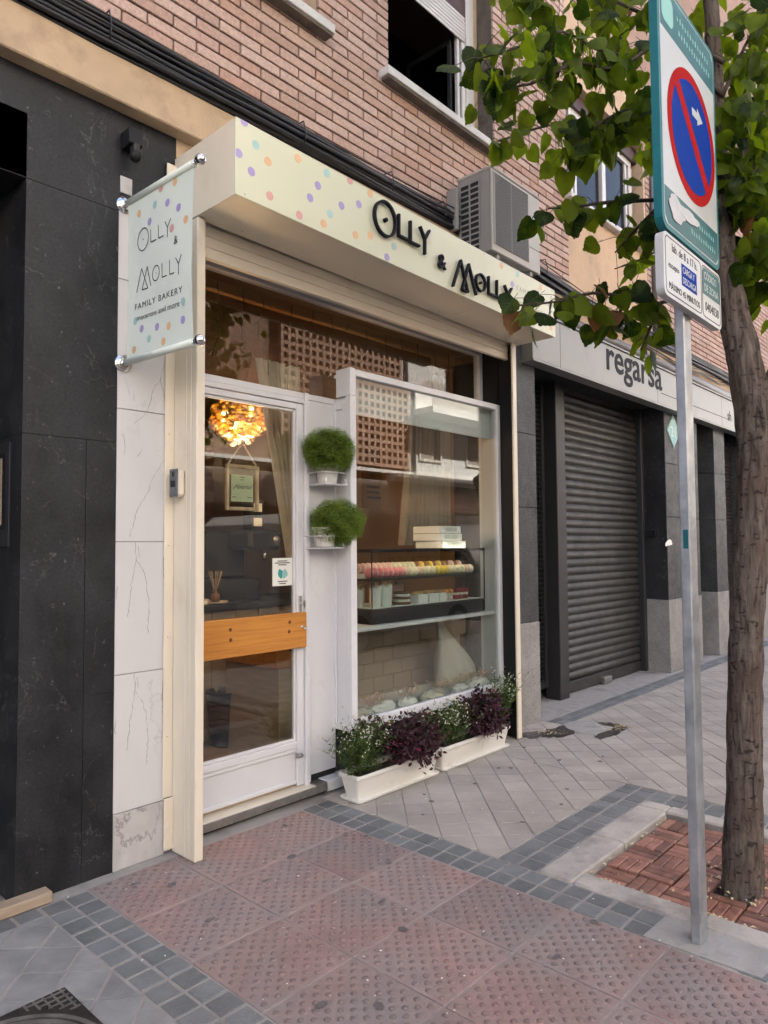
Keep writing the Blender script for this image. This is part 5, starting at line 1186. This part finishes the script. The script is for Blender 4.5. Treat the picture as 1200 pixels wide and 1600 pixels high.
obj('panel_seam', MB().box(AX0+.49, AX1-.004, AY0+.0008, AY0+.0019, AZ0+.17, AZ0+.173).box(AX0+.49, AX1-.004, AY0+.0008, AY0+.0019, AZ0+.33, AZ0+.333), M['dark'], ac)
obj('coil_opening', MB().box(AX0+.003, AX0+.0058, -.335+.06, -.118, AZ0+.03, AZ1-.06), M['dark'], ac)
m = MB()
for k in range(13): z = AZ0+.032+.042*k; m.box(AX0-.001, AX0+.0028, -.278, -.115, z-.006, z+.006)
for y in (-.282, -.198, -.115): m.box(AX0-.0012, AX0+.0028, y-.006, y+.006, AZ0+.02, AZ1-.05)
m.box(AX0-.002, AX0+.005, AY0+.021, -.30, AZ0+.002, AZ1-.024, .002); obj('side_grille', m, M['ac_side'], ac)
for x in (AX0+.1, AX1-.1): obj('bracket', MB().box(x-.02, x+.02, AY0+.02, -.045, AZ0-.035, AZ0-.002, .004).box(x-.02, x+.02, -.075, -.046, AZ0-.25, AZ0-.035), M['ac_side'], ac)
m = MB()
for k in range(4): m.box(AX0+.05+.15*k, AX0+.15+.15*k, AY0+.06, AY0+.2, AZ0-.012, AZ0-.0005, .004)
obj('base_ribs', m, M['ac_side'], ac); obj('pipe', MB().tube([(AX1-.03, -.25, AZ0-.01), (AX1+.02, -.22, AZ0-.06), (AX1+.05, -.12, AZ0-.06), (AX1+.06, -.06, AZ0+.1)], .022, 8), M['ac'], ac)
obj('side_post', MB().box(AX0-.075, AX0-.045, -.14, -.05, 3.7, 4.0, .004), M['ac_side'], ac)

# ================================================================== CABLES
cbn = thing('cable_bundle', 'bundle of black cables running along the beige beam', 'cables', (3, -.1, 3.75))
rc = random.Random(5)
for k in range(36):
    ph = rc.uniform(0, 6); zc = 3.716+.135*rc.random(); yc = -.055-.06*rc.random(); am = rc.uniform(.004, .018); r = rc.choice((.0045, .006, .0075, .009, .013)); P = []
    for i in range(60):
        x = -1+.27*i; sag = .016*sin(x*1.9+ph)*rc.uniform(.8, 1.2)*.5+am*sin(x*.9+ph*2); z = zc+sag; y = yc-.006*sin(x*2.3+ph)
        if x > 4.7: z -= min(.10, (x-4.7)*.07)
        P.append((x, y if z < 3.72+.0 else y, z))
    obj('cable', MB().tube(P, r, 6), M['cable'], cbn)
for x in (1.45, 2.6, 3.35, 3.9, 5.3): obj('tie', MB().tube([(x, -.125, 3.73), (x+.004, -.13, 3.79), (x, -.115, 3.865), (x, -.05, 3.868)], .004, 5), M['cable'], cbn)
rc = random.Random(8)
tb = thing('slack_cable', 'loose tangle of thin black wires above the grey fascia', 'cables', (8, -.1, 3.6))
for k in range(9):
    P = []; z0 = rc.uniform(3.52, 3.72); ph = rc.uniform(0, 6)
    for i in range(40): x = 5.0+.16*i; P.append((x, -.10-.02*sin(x*3+ph), z0+.05*sin(x*1.3+ph)+.015*sin(x*5+ph)))
    obj('wire', MB().tube(P, rc.choice((.003, .005)), 5), M['cable'], tb)

# ================================================================== PARKING SIGN
ps = thing('parking_sign', 'no stopping sign with loading hours plate on a galvanised square post', 'road sign', (2.737, -2.135, 0))
obj('post', MB().box(2.701, 2.774, -2.155, -2.118, -.02, 3.45, .004), M['galv'], ps)
obj('sticker', MB().box(2.6998, 2.7005, -2.148, -2.13, 1.43, 1.50), M['sign_teal'], ps)
def rrect(x0, x1, z0, z1, r, n=6):
    p = []
    for cx, cz, a0 in ((x1-r, z1-r, 0), (x0+r, z1-r, pi/2), (x0+r, z0+r, pi), (x1-r, z0+r, 3*pi/2)):
        for k in range(n): a = a0+pi/2*k/(n-1); p.append((cx+r*cos(a), cz+r*sin(a)))
    return p
PX0, PX1, PY = 2.432, 3.035, -2.186
UX, UZ, UN = (1, 0, 0), (0, 0, 1), (0, -1, 0)
pl = obj('upper_plate', MB().plate(rrect(PX0, PX1, 2.552, 3.47, .045), (0, -2.157, 0), UX, UZ, UN, .029), M['sign_teal_edge'], ps)
def face(name, poly, lev, mat, par): m = MB(); m.plate(poly, (0, PY-.0006*lev+.0004, 0), UX, UZ, UN, .0006); return obj(name, m, M[mat], par)
face('white_field', rrect(PX0+.02, PX1-.02, 2.57, 3.455, .035), 1, 'sign_white', pl)
def chev(z0, z1): return [(PX0+.02, z1), (PX0+.02, z0), (PX1-.02, z0), (PX1-.02, z1)][::-1]
face('top_band', [(PX0+.024, 3.29), (PX1-.024, 3.29), (PX1-.024, 3.42), (PX1-.05, 3.45), (PX0+.05, 3.45), (PX0+.024, 3.42)], 2, 'sign_teal', pl)
face('bottom_band', [(PX0+.05, 2.574), (PX1-.05, 2.574), (PX1-.024, 2.60), (PX1-.024, 2.705), (PX0+.024, 2.705), (PX0+.024, 2.60)], 2, 'sign_teal', pl)
CX, CZ = 2.752, 2.993
def circ(r, n=48): return [(CX+r*cos(2*pi*k/n), CZ+r*sin(2*pi*k/n)) for k in range(n)]
face('red_disc', circ(.252), 3, 'sign_red', pl); face('blue_disc', circ(.212), 4, 'sign_blue', pl)
a = radians(45); d = (cos(a), -sin(a)); n_ = (sin(a)*.026, cos(a)*.026)
face('red_bar', [(CX-d[0]*.21-n_[0], CZ-d[1]*.21-n_[1]), (CX+d[0]*.21-n_[0], CZ+d[1]*.21-n_[1]), (CX+d[0]*.21+n_[0], CZ+d[1]*.21+n_[1]), (CX-d[0]*.21+n_[0], CZ-d[1]*.21+n_[1])], 5, 'sign_red', pl)
m = MB(); m.plate([(2.75, 3.086), (2.806, 3.086), (2.806, 3.067), (2.866, 3.101), (2.806, 3.135), (2.806, 3.116), (2.75, 3.116)], (0, PY-.003, 0), UX, UZ, UN, .0006); obj('arrow', m, M['sign_white'], pl)
m = MB(); 
for k in range(26): x = 2.62+.0135*k; z = 3.385-.05*(k % 2); m.plate([(x, z), (x+.009, z), (x+.009, z+.012+.014*((k*7) % 3)/2), (x, z+.02)], (0, PY-.0014, 0), UX, UZ, UN, .0006)
m.plate(rrect(2.47, 2.58, 3.32, 3.43, .03), (0, PY-.0012, 0), UX, UZ, UN, .0006)
for k in range(22): x = 2.70+.0128*k; z = 2.655-.045*(k % 2); m.plate([(x, z), (x+.008, z), (x+.008, z+.010+.012*((k*5) % 3)/2), (x, z+.018)], (0, PY-.0014, 0), UX, UZ, UN, .0006)
obj('faded_print', m, M['teal_light'], pl, kind='stuff')
rp_ = random.Random(4); m = MB()
for (x0, x1, z0, z1, k) in ((2.47, 2.66, 2.60, 2.70, 1), (2.56, 2.80, 2.64, 2.69, 2)):
    n = 22; p = []
    for i in range(n): an = 2*pi*i/n; q = rp_.uniform(.7, 1.05); p.append(((x0+x1)/2+(x1-x0)/2*cos(an)*q, (z0+z1)/2+(z1-z0)/2*sin(an)*q))
    m.plate(p, (0, PY-.0032-.0004*k, 0), UX, UZ, UN, .0006)
obj('torn_sticker', m, M['torn_paper'], pl)
lp = obj('lower_plate', MB().plate(rrect(PX0, PX1, 2.31, 2.538, .03), (0, -2.157, 0), UX, UZ, UN, .029), M['sign_white'], ps)
def outline(m, x0, x1, z0, z1, r, w=.003):
    p = rrect(x0, x1, z0, z1, r)
    for i in range(len(p)):
        A, B = p[i], p[(i+1) % len(p)]
        if (A[0]-B[0])**2+(A[1]-B[1])**2 < 1e-10: continue
        t = Vector((B[0]-A[0], B[1]-A[1])).normalized(); n = Vector((-t.y, t.x))*w/2; m.plate([(A[0]-n.x, A[1]-n.y), (B[0]-n.x, B[1]-n.y), (B[0]+n.x, B[1]+n.y), (A[0]+n.x, A[1]+n.y)], (0, PY, 0), UX, UZ, UN, .0008)
m = MB(); outline(m, PX0+.018, 2.805, 2.325, 2.525, .02); outline(m, 2.818, PX1-.014, 2.325, 2.525, .02)
put_text(m, 'lab. de 8 a 17 h.', (2.51, PY, 2.482), UX, UZ, .042, .0008, fit=.25); put_text(m, 'excepto', (2.475, PY, 2.418), UX, UZ, .03, .0008, fit=.10); put_text(m, 'MÁXIMO 45 MINUTOS', (2.475, PY, 2.342), UX, UZ, .034, .0008, fit=.305)
put_text(m, '0404038', (2.845, PY, 2.352), UX, UZ, .05, .0008, fit=.155); obj('black_print', m, M['letter_black'], lp, kind='stuff')
m = MB(); m.plate([(2.60, 2.385), (2.755, 2.385), (2.755, 2.465), (2.60, 2.465)], (0, PY, 0), UX, UZ, UN, .0006); obj('blue_patch', m, M['sign_blue'], lp)
m = MB(); m.plate([(2.822, 2.413), (3.017, 2.413), (3.017, 2.50), (3.003, 2.52), (2.836, 2.52), (2.822, 2.50)], (0, PY, 0), UX, UZ, UN, .0006); obj('teal_patch', m, M['sign_teal'], lp)
m = MB(); put_text(m, 'CARGA Y', (2.61, PY-.0006, 2.432), UX, UZ, .035, .0006, fit=.12); put_text(m, 'DESCARGA', (2.61, PY-.0006, 2.394), UX, UZ, .035, .0006, fit=.135)
put_text(m, 'CÓDIGO', (2.838, PY-.0006, 2.475), UX, UZ, .042, .0006, fit=.14); put_text(m, 'DE ZONA', (2.838, PY-.0006, 2.428), UX, UZ, .042, .0006, fit=.16); obj('white_print', m, M['sign_white'], lp, kind='stuff')
for z in (2.42, 2.9, 3.25): obj('clamp', MB().box(2.69, 2.785, -2.1565, -2.112, z, z+.03, .003), M['galv'], ps)

# ================================================================== TREE
tr = thing('linden_tree', 'street linden tree with leaning brown trunk and hanging leafy branches', 'tree', (3.3, -2.115, -.07))
rt = random.Random(9)
def limb(m, path, rad, n=14, j=.06, stp=.07):
    P = [Vector(p) for p in path]; fine = []; R = []
    for i in range(len(P)-1):
        k = max(2, int((P[i+1]-P[i]).length/stp))
        for q in range(k): t = q/k; a = P[max(i-1, 0)]; b = P[i]; c = P[i+1]; d = P[min(i+2, len(P)-1)]; fine.append(.5*((2*b)+(c-a)*t+(2*a-5*b+4*c-d)*t*t+(3*b-a-3*c+d)*t**3)); R.append(rad[i]+(rad[i+1]-rad[i])*t)
    fine.append(P[-1]); R.append(rad[-1]); o = len(m.v); m.tube(fine, R, n, 0, True, True)
    for i in range(len(fine)):
        for q in range(n):
            v = Vector(m.v[o+i*n+q]); m.v[o+i*n+q] = tuple(fine[i]+(v-fine[i])*(1+rt.uniform(-j, j)+.05*sin(q*2.1+i*.35)))
m = MB(); limb(m, [(3.31, -2.115, -.08), (3.305, -2.12, .0), (3.30, -2.14, .4), (3.30, -2.165, 1.03), (3.30, -2.21, 1.6), (3.30, -2.225, 1.9), (3.295, -2.20, 2.2), (3.285, -2.155, 2.48), (3.27, -2.13, 2.75), (3.25, -2.13, 3.3), (3.3, -2.1, 4.2), (3.4, -2.1, 5.4)], [.105, .082, .070, .066, .064, .066, .068, .060, .048, .034, .028, .016], 36, .0, .028)
from mathutils import noise as mn
for i in range(len(m.v)):
    p = Vector(m.v[i]); q = mn.noise(Vector((p.x*70, p.y*70, p.z*14)))*.004+mn.noise(Vector((p.x*30, p.y*30, p.z*9)))*.0035+mn.noise(p*9)*.006; c = Vector((3.3, -2.115-.055*min(max(p.z, 0), 1.9), p.z)); d = p-c; d.z = 0
    if d.length > 1e-4: m.v[i] = tuple(p+d.normalized()*q)
limb(m, [(3.30, -2.22, 1.95), (3.34, -2.30, 2.15), (3.38, -2.5, 2.5), (3.5, -2.9, 3.2), (3.6, -3.1, 4.2)], [.04, .04, .036, .028, .016], 10)
limb(m, [(3.27, -2.13, 2.8), (3.5, -2.15, 3.2), (3.9, -2.3, 4.0)], [.03, .022, .012], 8)
obj('trunk', m, M['bark'], tr)
BR = [[(3.24, -2.12, 2.59), (3.02, -1.94, 2.48), (2.88, -1.86, 2.49), (2.73, -1.78, 2.49), (2.59, -1.69, 2.44), (2.38, -1.61, 2.39)],
[(3.24, -2.15, 2.98), (2.97, -2.0, 2.9), (2.71, -1.86, 2.84), (2.58, -1.79, 2.8), (2.46, -1.73, 2.77)],
[(3.23, -2.16, 3.4), (3.03, -1.97, 3.64), (2.96, -1.88, 3.58), (2.75, -1.8, 3.54), (2.57, -1.75, 3.54), (2.35, -1.65, 3.4), (2.17, -1.6, 3.29)],
[(3.22, -2.15, 3.2), (2.89, -1.93, 3.28), (2.67, -1.83, 3.15), (2.51, -1.8, 3.01)],
[(3.03, -1.97, 3.64), (2.81, -1.86, 3.45), (2.61, -1.79, 3.41), (2.4, -1.7, 3.26), (2.2, -1.62, 3.18)],
[(3.22, -2.17, 3.54), (3.07, -1.87, 3.84), (2.87, -1.66, 3.95), (2.51, -1.55, 3.83)],
[(3.31, -2.14, 2.92), (3.65, -2.18, 3.37), (3.97, -2.25, 3.81)],
[(3.27, -2.16, 2.64), (3.56, -2.18, 2.78), (3.9, -2.27, 2.92)],
[(3.23, -2.16, 3.4), (3.51, -2.2, 3.79), (3.8, -2.25, 4.18)],
[(3.24, -2.12, 2.59), (3.47, -1.95, 2.94), (3.51, -1.7, 2.9), (3.5, -1.53, 2.88)],
[(3.26, -2.13, 2.9), (3.45, -2.0, 3.25), (3.55, -1.75, 3.5), (3.5, -1.4, 3.6)], [(3.25, -2.13, 3.1), (3.1, -1.8, 3.35), (3.0, -1.5, 3.45), (2.85, -1.25, 3.4)],
[(3.02, -1.94, 2.48), (3.0, -1.91, 2.38), (2.965, -1.88, 2.28)], [(2.88, -1.86, 2.49), (2.88, -1.82, 2.42), (2.86, -1.80, 2.37)], [(2.97, -2.0, 2.9), (2.9, -1.9, 2.78), (2.84, -1.83, 2.68)]]
LV = []                                                    # (point, out direction, size)
def along(path, t):
    f = t*(len(path)-1); i = min(int(f), len(path)-2); return Vector(path[i]).lerp(Vector(path[i+1]), f-i)
DENS = [34, 22, 60, 54, 58, 52, 40, 36, 36, 16, 44, 40, 12, 8, 12]
mtw = MB()
for b, (path, nL) in enumerate(zip(BR, DENS)):
    limb(mtw, path, [.011-.008*i/(len(path)-1) for i in range(len(path))], 6, .05)
    for k in range(nL):
        t = .22+.78*(k+rt.random()*.8)/nL; p = along(path, min(1, t)); off = Vector((rt.gauss(0, .05), rt.gauss(0, .05), rt.gauss(-.02, .045))); q = p+off
        if q.x < 3.15 and q.y < -2.04: continue
        mtw.tube([p, p.lerp(q, .5)+Vector((0, 0, .012)), q], .0014, 3, 0, False)
        LV.append((q, off, rt.uniform(.060, .10), b))
# more foliage higher up and towards the street
while len(LV) < 1400:
    c = rt.choice(((3.6, -2.3, 3.7, .45), (3.3, -2.0, 4.3, .7), (3.9, -2.4, 3.2, .35), (2.9, -1.7, 4.15, .4), (3.9, -2.3, 4.4, .6), (3.6, -2.9, 4.2, .6), (3.75, -2.3, 2.7, .28), (3.5, -2.2, 2.75, .22), (3.6, -2.2, 3.1, .28), (3.6, -2.2, 3.5, .3), (3.2, -2.24, 2.95, .16), (3.22, -2.25, 3.25, .18)))
    q = Vector((c[0]+rt.gauss(0, c[3]*.55), c[1]+rt.gauss(0, c[3]*.5), c[2]+rt.gauss(0, c[3]*.5)))
    if q.z < 2.45 or (q-CAMP).length < 1.4 or (q.x < 3.12 and q.y < -2.08 and q.z < 3.6): continue
    LV.append((q, Vector((rt.gauss(0, 1), rt.gauss(0, 1), 0)), rt.uniform(.062, .10), 99))
while len(LV) < 2900:
    q = Vector((rt.gauss(3.6, 1.3), rt.gauss(-2.3, 1.0), rt.gauss(5.6, .8)))
    if q.z < 4.5 or q.y > -.6: continue
    LV.append((q, Vector((rt.gauss(0, 1), rt.gauss(0, 1), 0)), rt.uniform(.07, .11), 99))
obj('twigs', mtw, M['twig'], tr, kind='stuff')
def leafmesh(mat, curl, asym):
    pts = [(0, 0), (.20, -.10), (.38, -.06), (.50, .12), (.52, .33), (.44, .56), (.28, .77), (.12, .92), (0, 1.08)]
    P2 = []
    for i in range(len(pts)-1):
        for q in (0, .5): P2.append((pts[i][0]+(pts[i+1][0]-pts[i][0])*q+(.022 if q and i > 0 else 0), pts[i][1]+(pts[i+1][1]-pts[i][1])*q+(.012 if q and i > 0 else 0)))
    P2.append(pts[-1]); pts = P2
    m = MB(); n = len(pts); v = []
    def zc(x, y): return -.18*abs(x)*1.2*(1 if curl > 0 else -.4)-curl*(y-.2)**2*.55+.035*sin(9*y)*abs(x)
    rl = random.Random(int(asym*1000))
    jit = [rl.uniform(.95, 1.05) for _ in range(40)]
    for i, (x, y) in enumerate(pts):
        yy = y if 0 < i < n-1 else y; v.append((0, max(0, y) if 0 < i < n-1 else y, zc(0, y)))
    for s in (1, -1):
        for i, (x, y) in enumerate(pts):
            xx = s*x*(1+asym*s)*jit[i+(18 if s > 0 else 0)]; v.append((xx, y, zc(xx, y)))
    f = []
    for i in range(n-1): f += [(i, n+i, n+i+1, i+1), (i, i+1, 2*n+i+1, 2*n+i)]
    f = [tuple(dict.fromkeys(q)) for q in f]; m.add(v, [q for q in f if len(q) > 2], 0, True); m.tube([(0, -.32, .06), (0, -.12, .02), (0, .0, 0)], .012, 4, 0, False)
    def vein(a, b, w):
        A, B = Vector((a[0], a[1], zc(*a)+.004)), Vector((b[0], b[1], zc(*b)+.004)); s_ = Vector((-(b[1]-a[1]), b[0]-a[0], 0)).normalized()*w; m.add([A-s_, B-s_*.4, B+s_*.4, A+s_], [(0, 1, 2, 3)], 1)
    vein((0, 0), (0, .5), .012); vein((0, .5), (0, 1.0), .009)
    for y0 in (.02, .18, .36, .54):
        for s in (1, -1): vein((0, y0), (s*(.40-.25*y0), y0+.30), .007)
    return m, mat
LM = [leafmesh('leaf', .35, .06), leafmesh('leaf', .7, -.08), leafmesh('leaf', .1, .12), leafmesh('leaf_dry', 1.2, .05)]
LME = [mesh(a, [M[b], M['leaf_vein'] if b == 'leaf' else M[b]]) for a, b in LM]
leaves = []
for p, off, s, b in LV:
    out = Vector((off.x, off.y, 0))
    if out.length < 1e-3: out = Vector((1, 0, 0))
    out.normalize(); dirn = (out*rt.uniform(.1, .9)+Vector((rt.gauss(0, .3), rt.gauss(0, .3), -rt.uniform(.45, 1.1)))).normalized()
    nr = Vector((rt.gauss(0, .7), rt.gauss(-.25, .7), rt.uniform(.2, 1))); nr = (nr-dirn*nr.dot(dirn)).normalized(); xa = dirn.cross(nr)
    R = Matrix((xa, dirn, nr)).transposed().to_4x4(); k = 3 if (rt.random() < (.14 if b == 0 else .006)) else rt.randrange(3)
    leaves.append((frustum_px(p)*s, p, R, s, k))
leaves.sort(key=lambda t: -t[0])
lo_ = org(tr)
for w, p, R, s, k in leaves[:300]:
    o = bpy.data.objects.new('leaf', LME[k]); COL.objects.link(o); o.parent = tr; o.matrix_local = Matrix.Translation(p-lo_) @ R @ Matrix.Scale(s, 4)
mf = [MB(), MB()]
for w, p, R, s, k in leaves[300:]:
    T = Matrix.Translation(p) @ R @ Matrix.Scale(s, 4); a = LM[k][0]; q = mf[1 if k == 3 else 0]; o0 = len(q.v); q.v.extend([tuple(T @ Vector(v)) for v in a.v]); q.f.extend([tuple(i+o0 for i in f) for f in a.f]); q.m.extend(a.m); q.s.extend(a.s)
obj('crown', mf[0], [M['leaf'], M['leaf_vein']], tr, kind='stuff')
if mf[1].v: obj('dry_leaves', mf[1], [M['leaf_dry'], M['leaf_dry']], tr, kind='stuff')

# ================================================================== ACROSS THE STREET (seen in the glass)
op = thing('opposite_building', 'cream and brick building across the street mirrored in the shop windows', 'building', (20, -12.5, 0))
OY = -12.5
obj('wall', MB().box(-30, 9.6, OY-6, OY, 3.9, 12.5).box(9.6, 18.2, OY-6, OY, 8.6, 12.5).box(18.2, 90, OY-6, OY, 3.9, 12.5), M['opp_cream'], op)
obj('ground_floor', MB().box(-30, 90, OY-6, OY, 0, 3.55), M['opp_brown'], op)
obj('cornice', MB().box(17.2, 90, OY-.2, OY+.22, 3.55, 3.68).box(17.2, 90, OY-.2, OY+.32, 3.68, 3.80).box(-30, 90, OY-6, OY+.1, 3.80, 3.9), M['opp_cream'], op)
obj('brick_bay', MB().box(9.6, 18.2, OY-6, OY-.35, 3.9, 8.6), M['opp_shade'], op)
m = MB()
for k in range(20): x = 12.9+.272*k; m.box(x, x+.105, OY-.12, OY+.02, 4.0, 8.55)
for k in range(18): z = 4.0+.255*k; m.box(12.9, 18.2, OY-.1, OY+.012, z, z+.105)
obj('lattice', m, M['opp_brick'], op)
def owin(x0, x1, z0, z1):
    w = obj('window', MB().box(x0-.08, x1+.08, OY, OY+.05, z0-.08, z0).box(x0-.08, x0, OY, OY+.05, z0, z1).box(x1, x1+.08, OY, OY+.05, z0, z1).box(x0-.08, x1+.08, OY, OY+.05, z1, z1+.08), M['wall_white'], op)
    obj('pane', MB().box(x0, x1, OY+.001, OY+.012, z0, z1), M['glass_dark'], w); obj('shutter', MB().box(x0, x0+(x1-x0)*.66, OY+.013, OY+.03, z0, z1), M['opp_brown'], w)
for x0 in (18.75, 21.47, 24.3, 27.2, 30.5, 34): owin(x0, x0+1.09, 4.43, 5.6)
for x0 in (21.6, 24.5, 27.5, 31): owin(x0, x0+1.2, 7.4, 8.9)
for x0 in (6.4, 3.0): owin(x0, x0+1.2, 4.6, 6.0)
bl = obj('balcony', MB().box(18.3, 22.6, OY, OY+.95, 5.86, 6.06), M['opp_cream'], op)
m = MB()
for k in range(44): x = 18.33+.098*k; m.box(x, x+.022, OY+.90, OY+.925, 6.06, 6.95)
m.box(18.3, 22.6, OY+.89, OY+.935, 6.95, 7.0); m.box(22.4, 22.6, OY+.75, OY+.95, 6.06, 7.2); obj('railing', m, M['wall_white'], bl)
for (x0, x1, z0, z1, c) in ((19.3, 20.5, 0, 2.5, 'opp_green'), (20.7, 22.2, 0, 2.2, 'opp_cream'), (23.2, 26.0, 2.0, 2.5, 'opp_green'), (23.0, 26.5, 0, 1.9, 'opp_brown'), (28, 31, 0, 2.8, 'post_grey'), (14.2, 15.6, 0, 2.6, 'panel_wood'), (10, 13, 0, 2.6, 'post_grey'), (5, 8, 0, 2.6, 'panel_wood')):
    obj('shop_door', MB().box(x0, x1, OY+.001, OY+.06, z0, z1), M[c], op)
obj('street_face_panels', MB().box(17.6, 19.0, OY+.001, OY+.05, .3, 3.2).box(19.2, 22.6, OY+.001, OY+.03, 2.6, 3.3).box(22.8, 27, OY+.001, OY+.03, 2.6, 3.3), M['opp_brick'], op)
obj('drain_pipe', MB().tube([(18.35, OY+.08, 3.9), (18.35, OY+.08, 12)], .06), M['gutter'], op)
# street lamp
LX, LYY = 12.13, -5.3
sl_ = thing('street_lamp', 'classic iron street lamp mirrored in the display window', 'street lamp', (LX, LYY, -.14))
obj('column', MB().lathe([(.16, 0), (.16, .3), (.10, .36), (.09, .9), (.06, 1.0), (.045, 2.4), (.07, 2.44), (.05, 2.5)], (LX, LYY, -.14), n=12), M['black_metal'], sl_)
m = MB(); 
for k in range(4):
    a = pi/4+k*pi/2; b = a+pi/2; p = [(LX+.13*cos(a), LYY+.13*sin(a), 2.38), (LX+.13*cos(b), LYY+.13*sin(b), 2.38), (LX+.24*cos(b), LYY+.24*sin(b), 2.78), (LX+.24*cos(a), LYY+.24*sin(a), 2.78)]
    m.tube([p[0], p[3]], .014, 5); m.tube([p[0], p[1]], .012, 5); m.tube([p[3], p[2]], .014, 5)
    obj('pane', MB().add([Vector(q)*1.0 for q in p]+[(q[0]*.9998+LX*.0002, q[1]*.9998+LYY*.0002, q[2]) for q in p], [(0, 1, 2, 3), (7, 6, 5, 4)]), M['glass_dark'], sl_)
obj('lantern_frame', m, M['black_metal'], sl_); obj('lantern_roof', MB().lathe([(.25, 0), (.25, .03), (.12, .13), (.05, .16), (.05, .2), (.02, .23), (0, .28)], (LX, LYY, 2.78), n=12), M['black_metal'], sl_)
# parked van
vn = thing('parked_van', 'grey delivery van parked at the kerb mirrored in the window', 'van', (8, -4.6, -.14))
YN, YF = -3.85, -5.6
side = [(16.1-x, z) for x, z in [(5.75, .25), (6.35, .22), (7.4, .22), (9.0, .22), (10.2, .25), (10.28, .6), (10.25, 1.75), (10.1, 1.88), (7.4, 1.9), (7.0, 1.85), (6.4, 1.15), (5.8, 1.0), (5.7, .6)]][::-1]
m = MB(); n = len(side); m.add([(x, YN, z) for x, z in side]+[(x, YF, z) for x, z in side], [tuple(range(n)), tuple(range(2*n-1, n-1, -1))]+[(i, n+i, n+(i+1) % n, (i+1) % n) for i in range(n)]); obj('body', m, M['van'], vn)
for y0, s in ((YN, 1), (YF, -1)):
    m = MB(); P = [(16.1-x, z) for x, z in ((7.05, 1.72), (7.35, 1.72), (7.35, 1.2), (6.62, 1.2))]; m.plate(P, (0, y0+.004*s, 0), (1, 0, 0), (0, 0, 1), (0, s, 0), .004); obj('side_window', m, M['glass_dark'], vn)
    for x in (6.9, 9.2):
        w = obj('wheel', MB().lathe([(.20, -.1), (.31, -.1), (.33, -.07), (.33, .07), (.31, .1), (.20, .1)], (x, y0-.09*s, .19), (0, 1, 0), 28), M['rubber'], vn); m = MB(); m.lathe([(0, .03), (.05, .035), (.06, .01), (.18, .02), (.205, .04), (.21, .0)], (x, y0-.09*s+.07*s, .19), (0, s, 0), 24)
        obj('hubcap', m, M['rim'], w)
m = MB(); put_text(m, 'ZENER', (8.6, YN+.003, 1.08), (-1, 0, 0), (0, 0, 1), .30, .003, fit=1.1); obj('lettering', m, M['letter_black'], vn)
m = MB(); m.box(7.35, 8.7, YN+.0005, YN+.002, 1.0, 1.38); obj('name_panel', m, M['fascia'], vn)
obj('windscreen', MB().add([(16.1-x, y, z) for x, y, z in ((6.42, YN-.1, 1.2), (6.42, YF+.1, 1.2), (6.93, YF+.1, 1.82), (6.93, YN-.1, 1.82), (6.415, YN-.1, 1.205), (6.415, YF+.1, 1.205), (6.925, YF+.1, 1.825), (6.925, YN-.1, 1.825))], [(0, 1, 2, 3), (7, 6, 5, 4)]), M['glass_dark'], vn)
obj('bumper', MB().box(10.3, 10.48, YF, YN, .18, .5, .04), M['black_metal'], vn)
for y in (YN-.2, YF+.2): obj('headlight', MB().box(10.36, 10.44, y-.12, y+.12, .72, .9, .03), M['glass_clear'], vn)
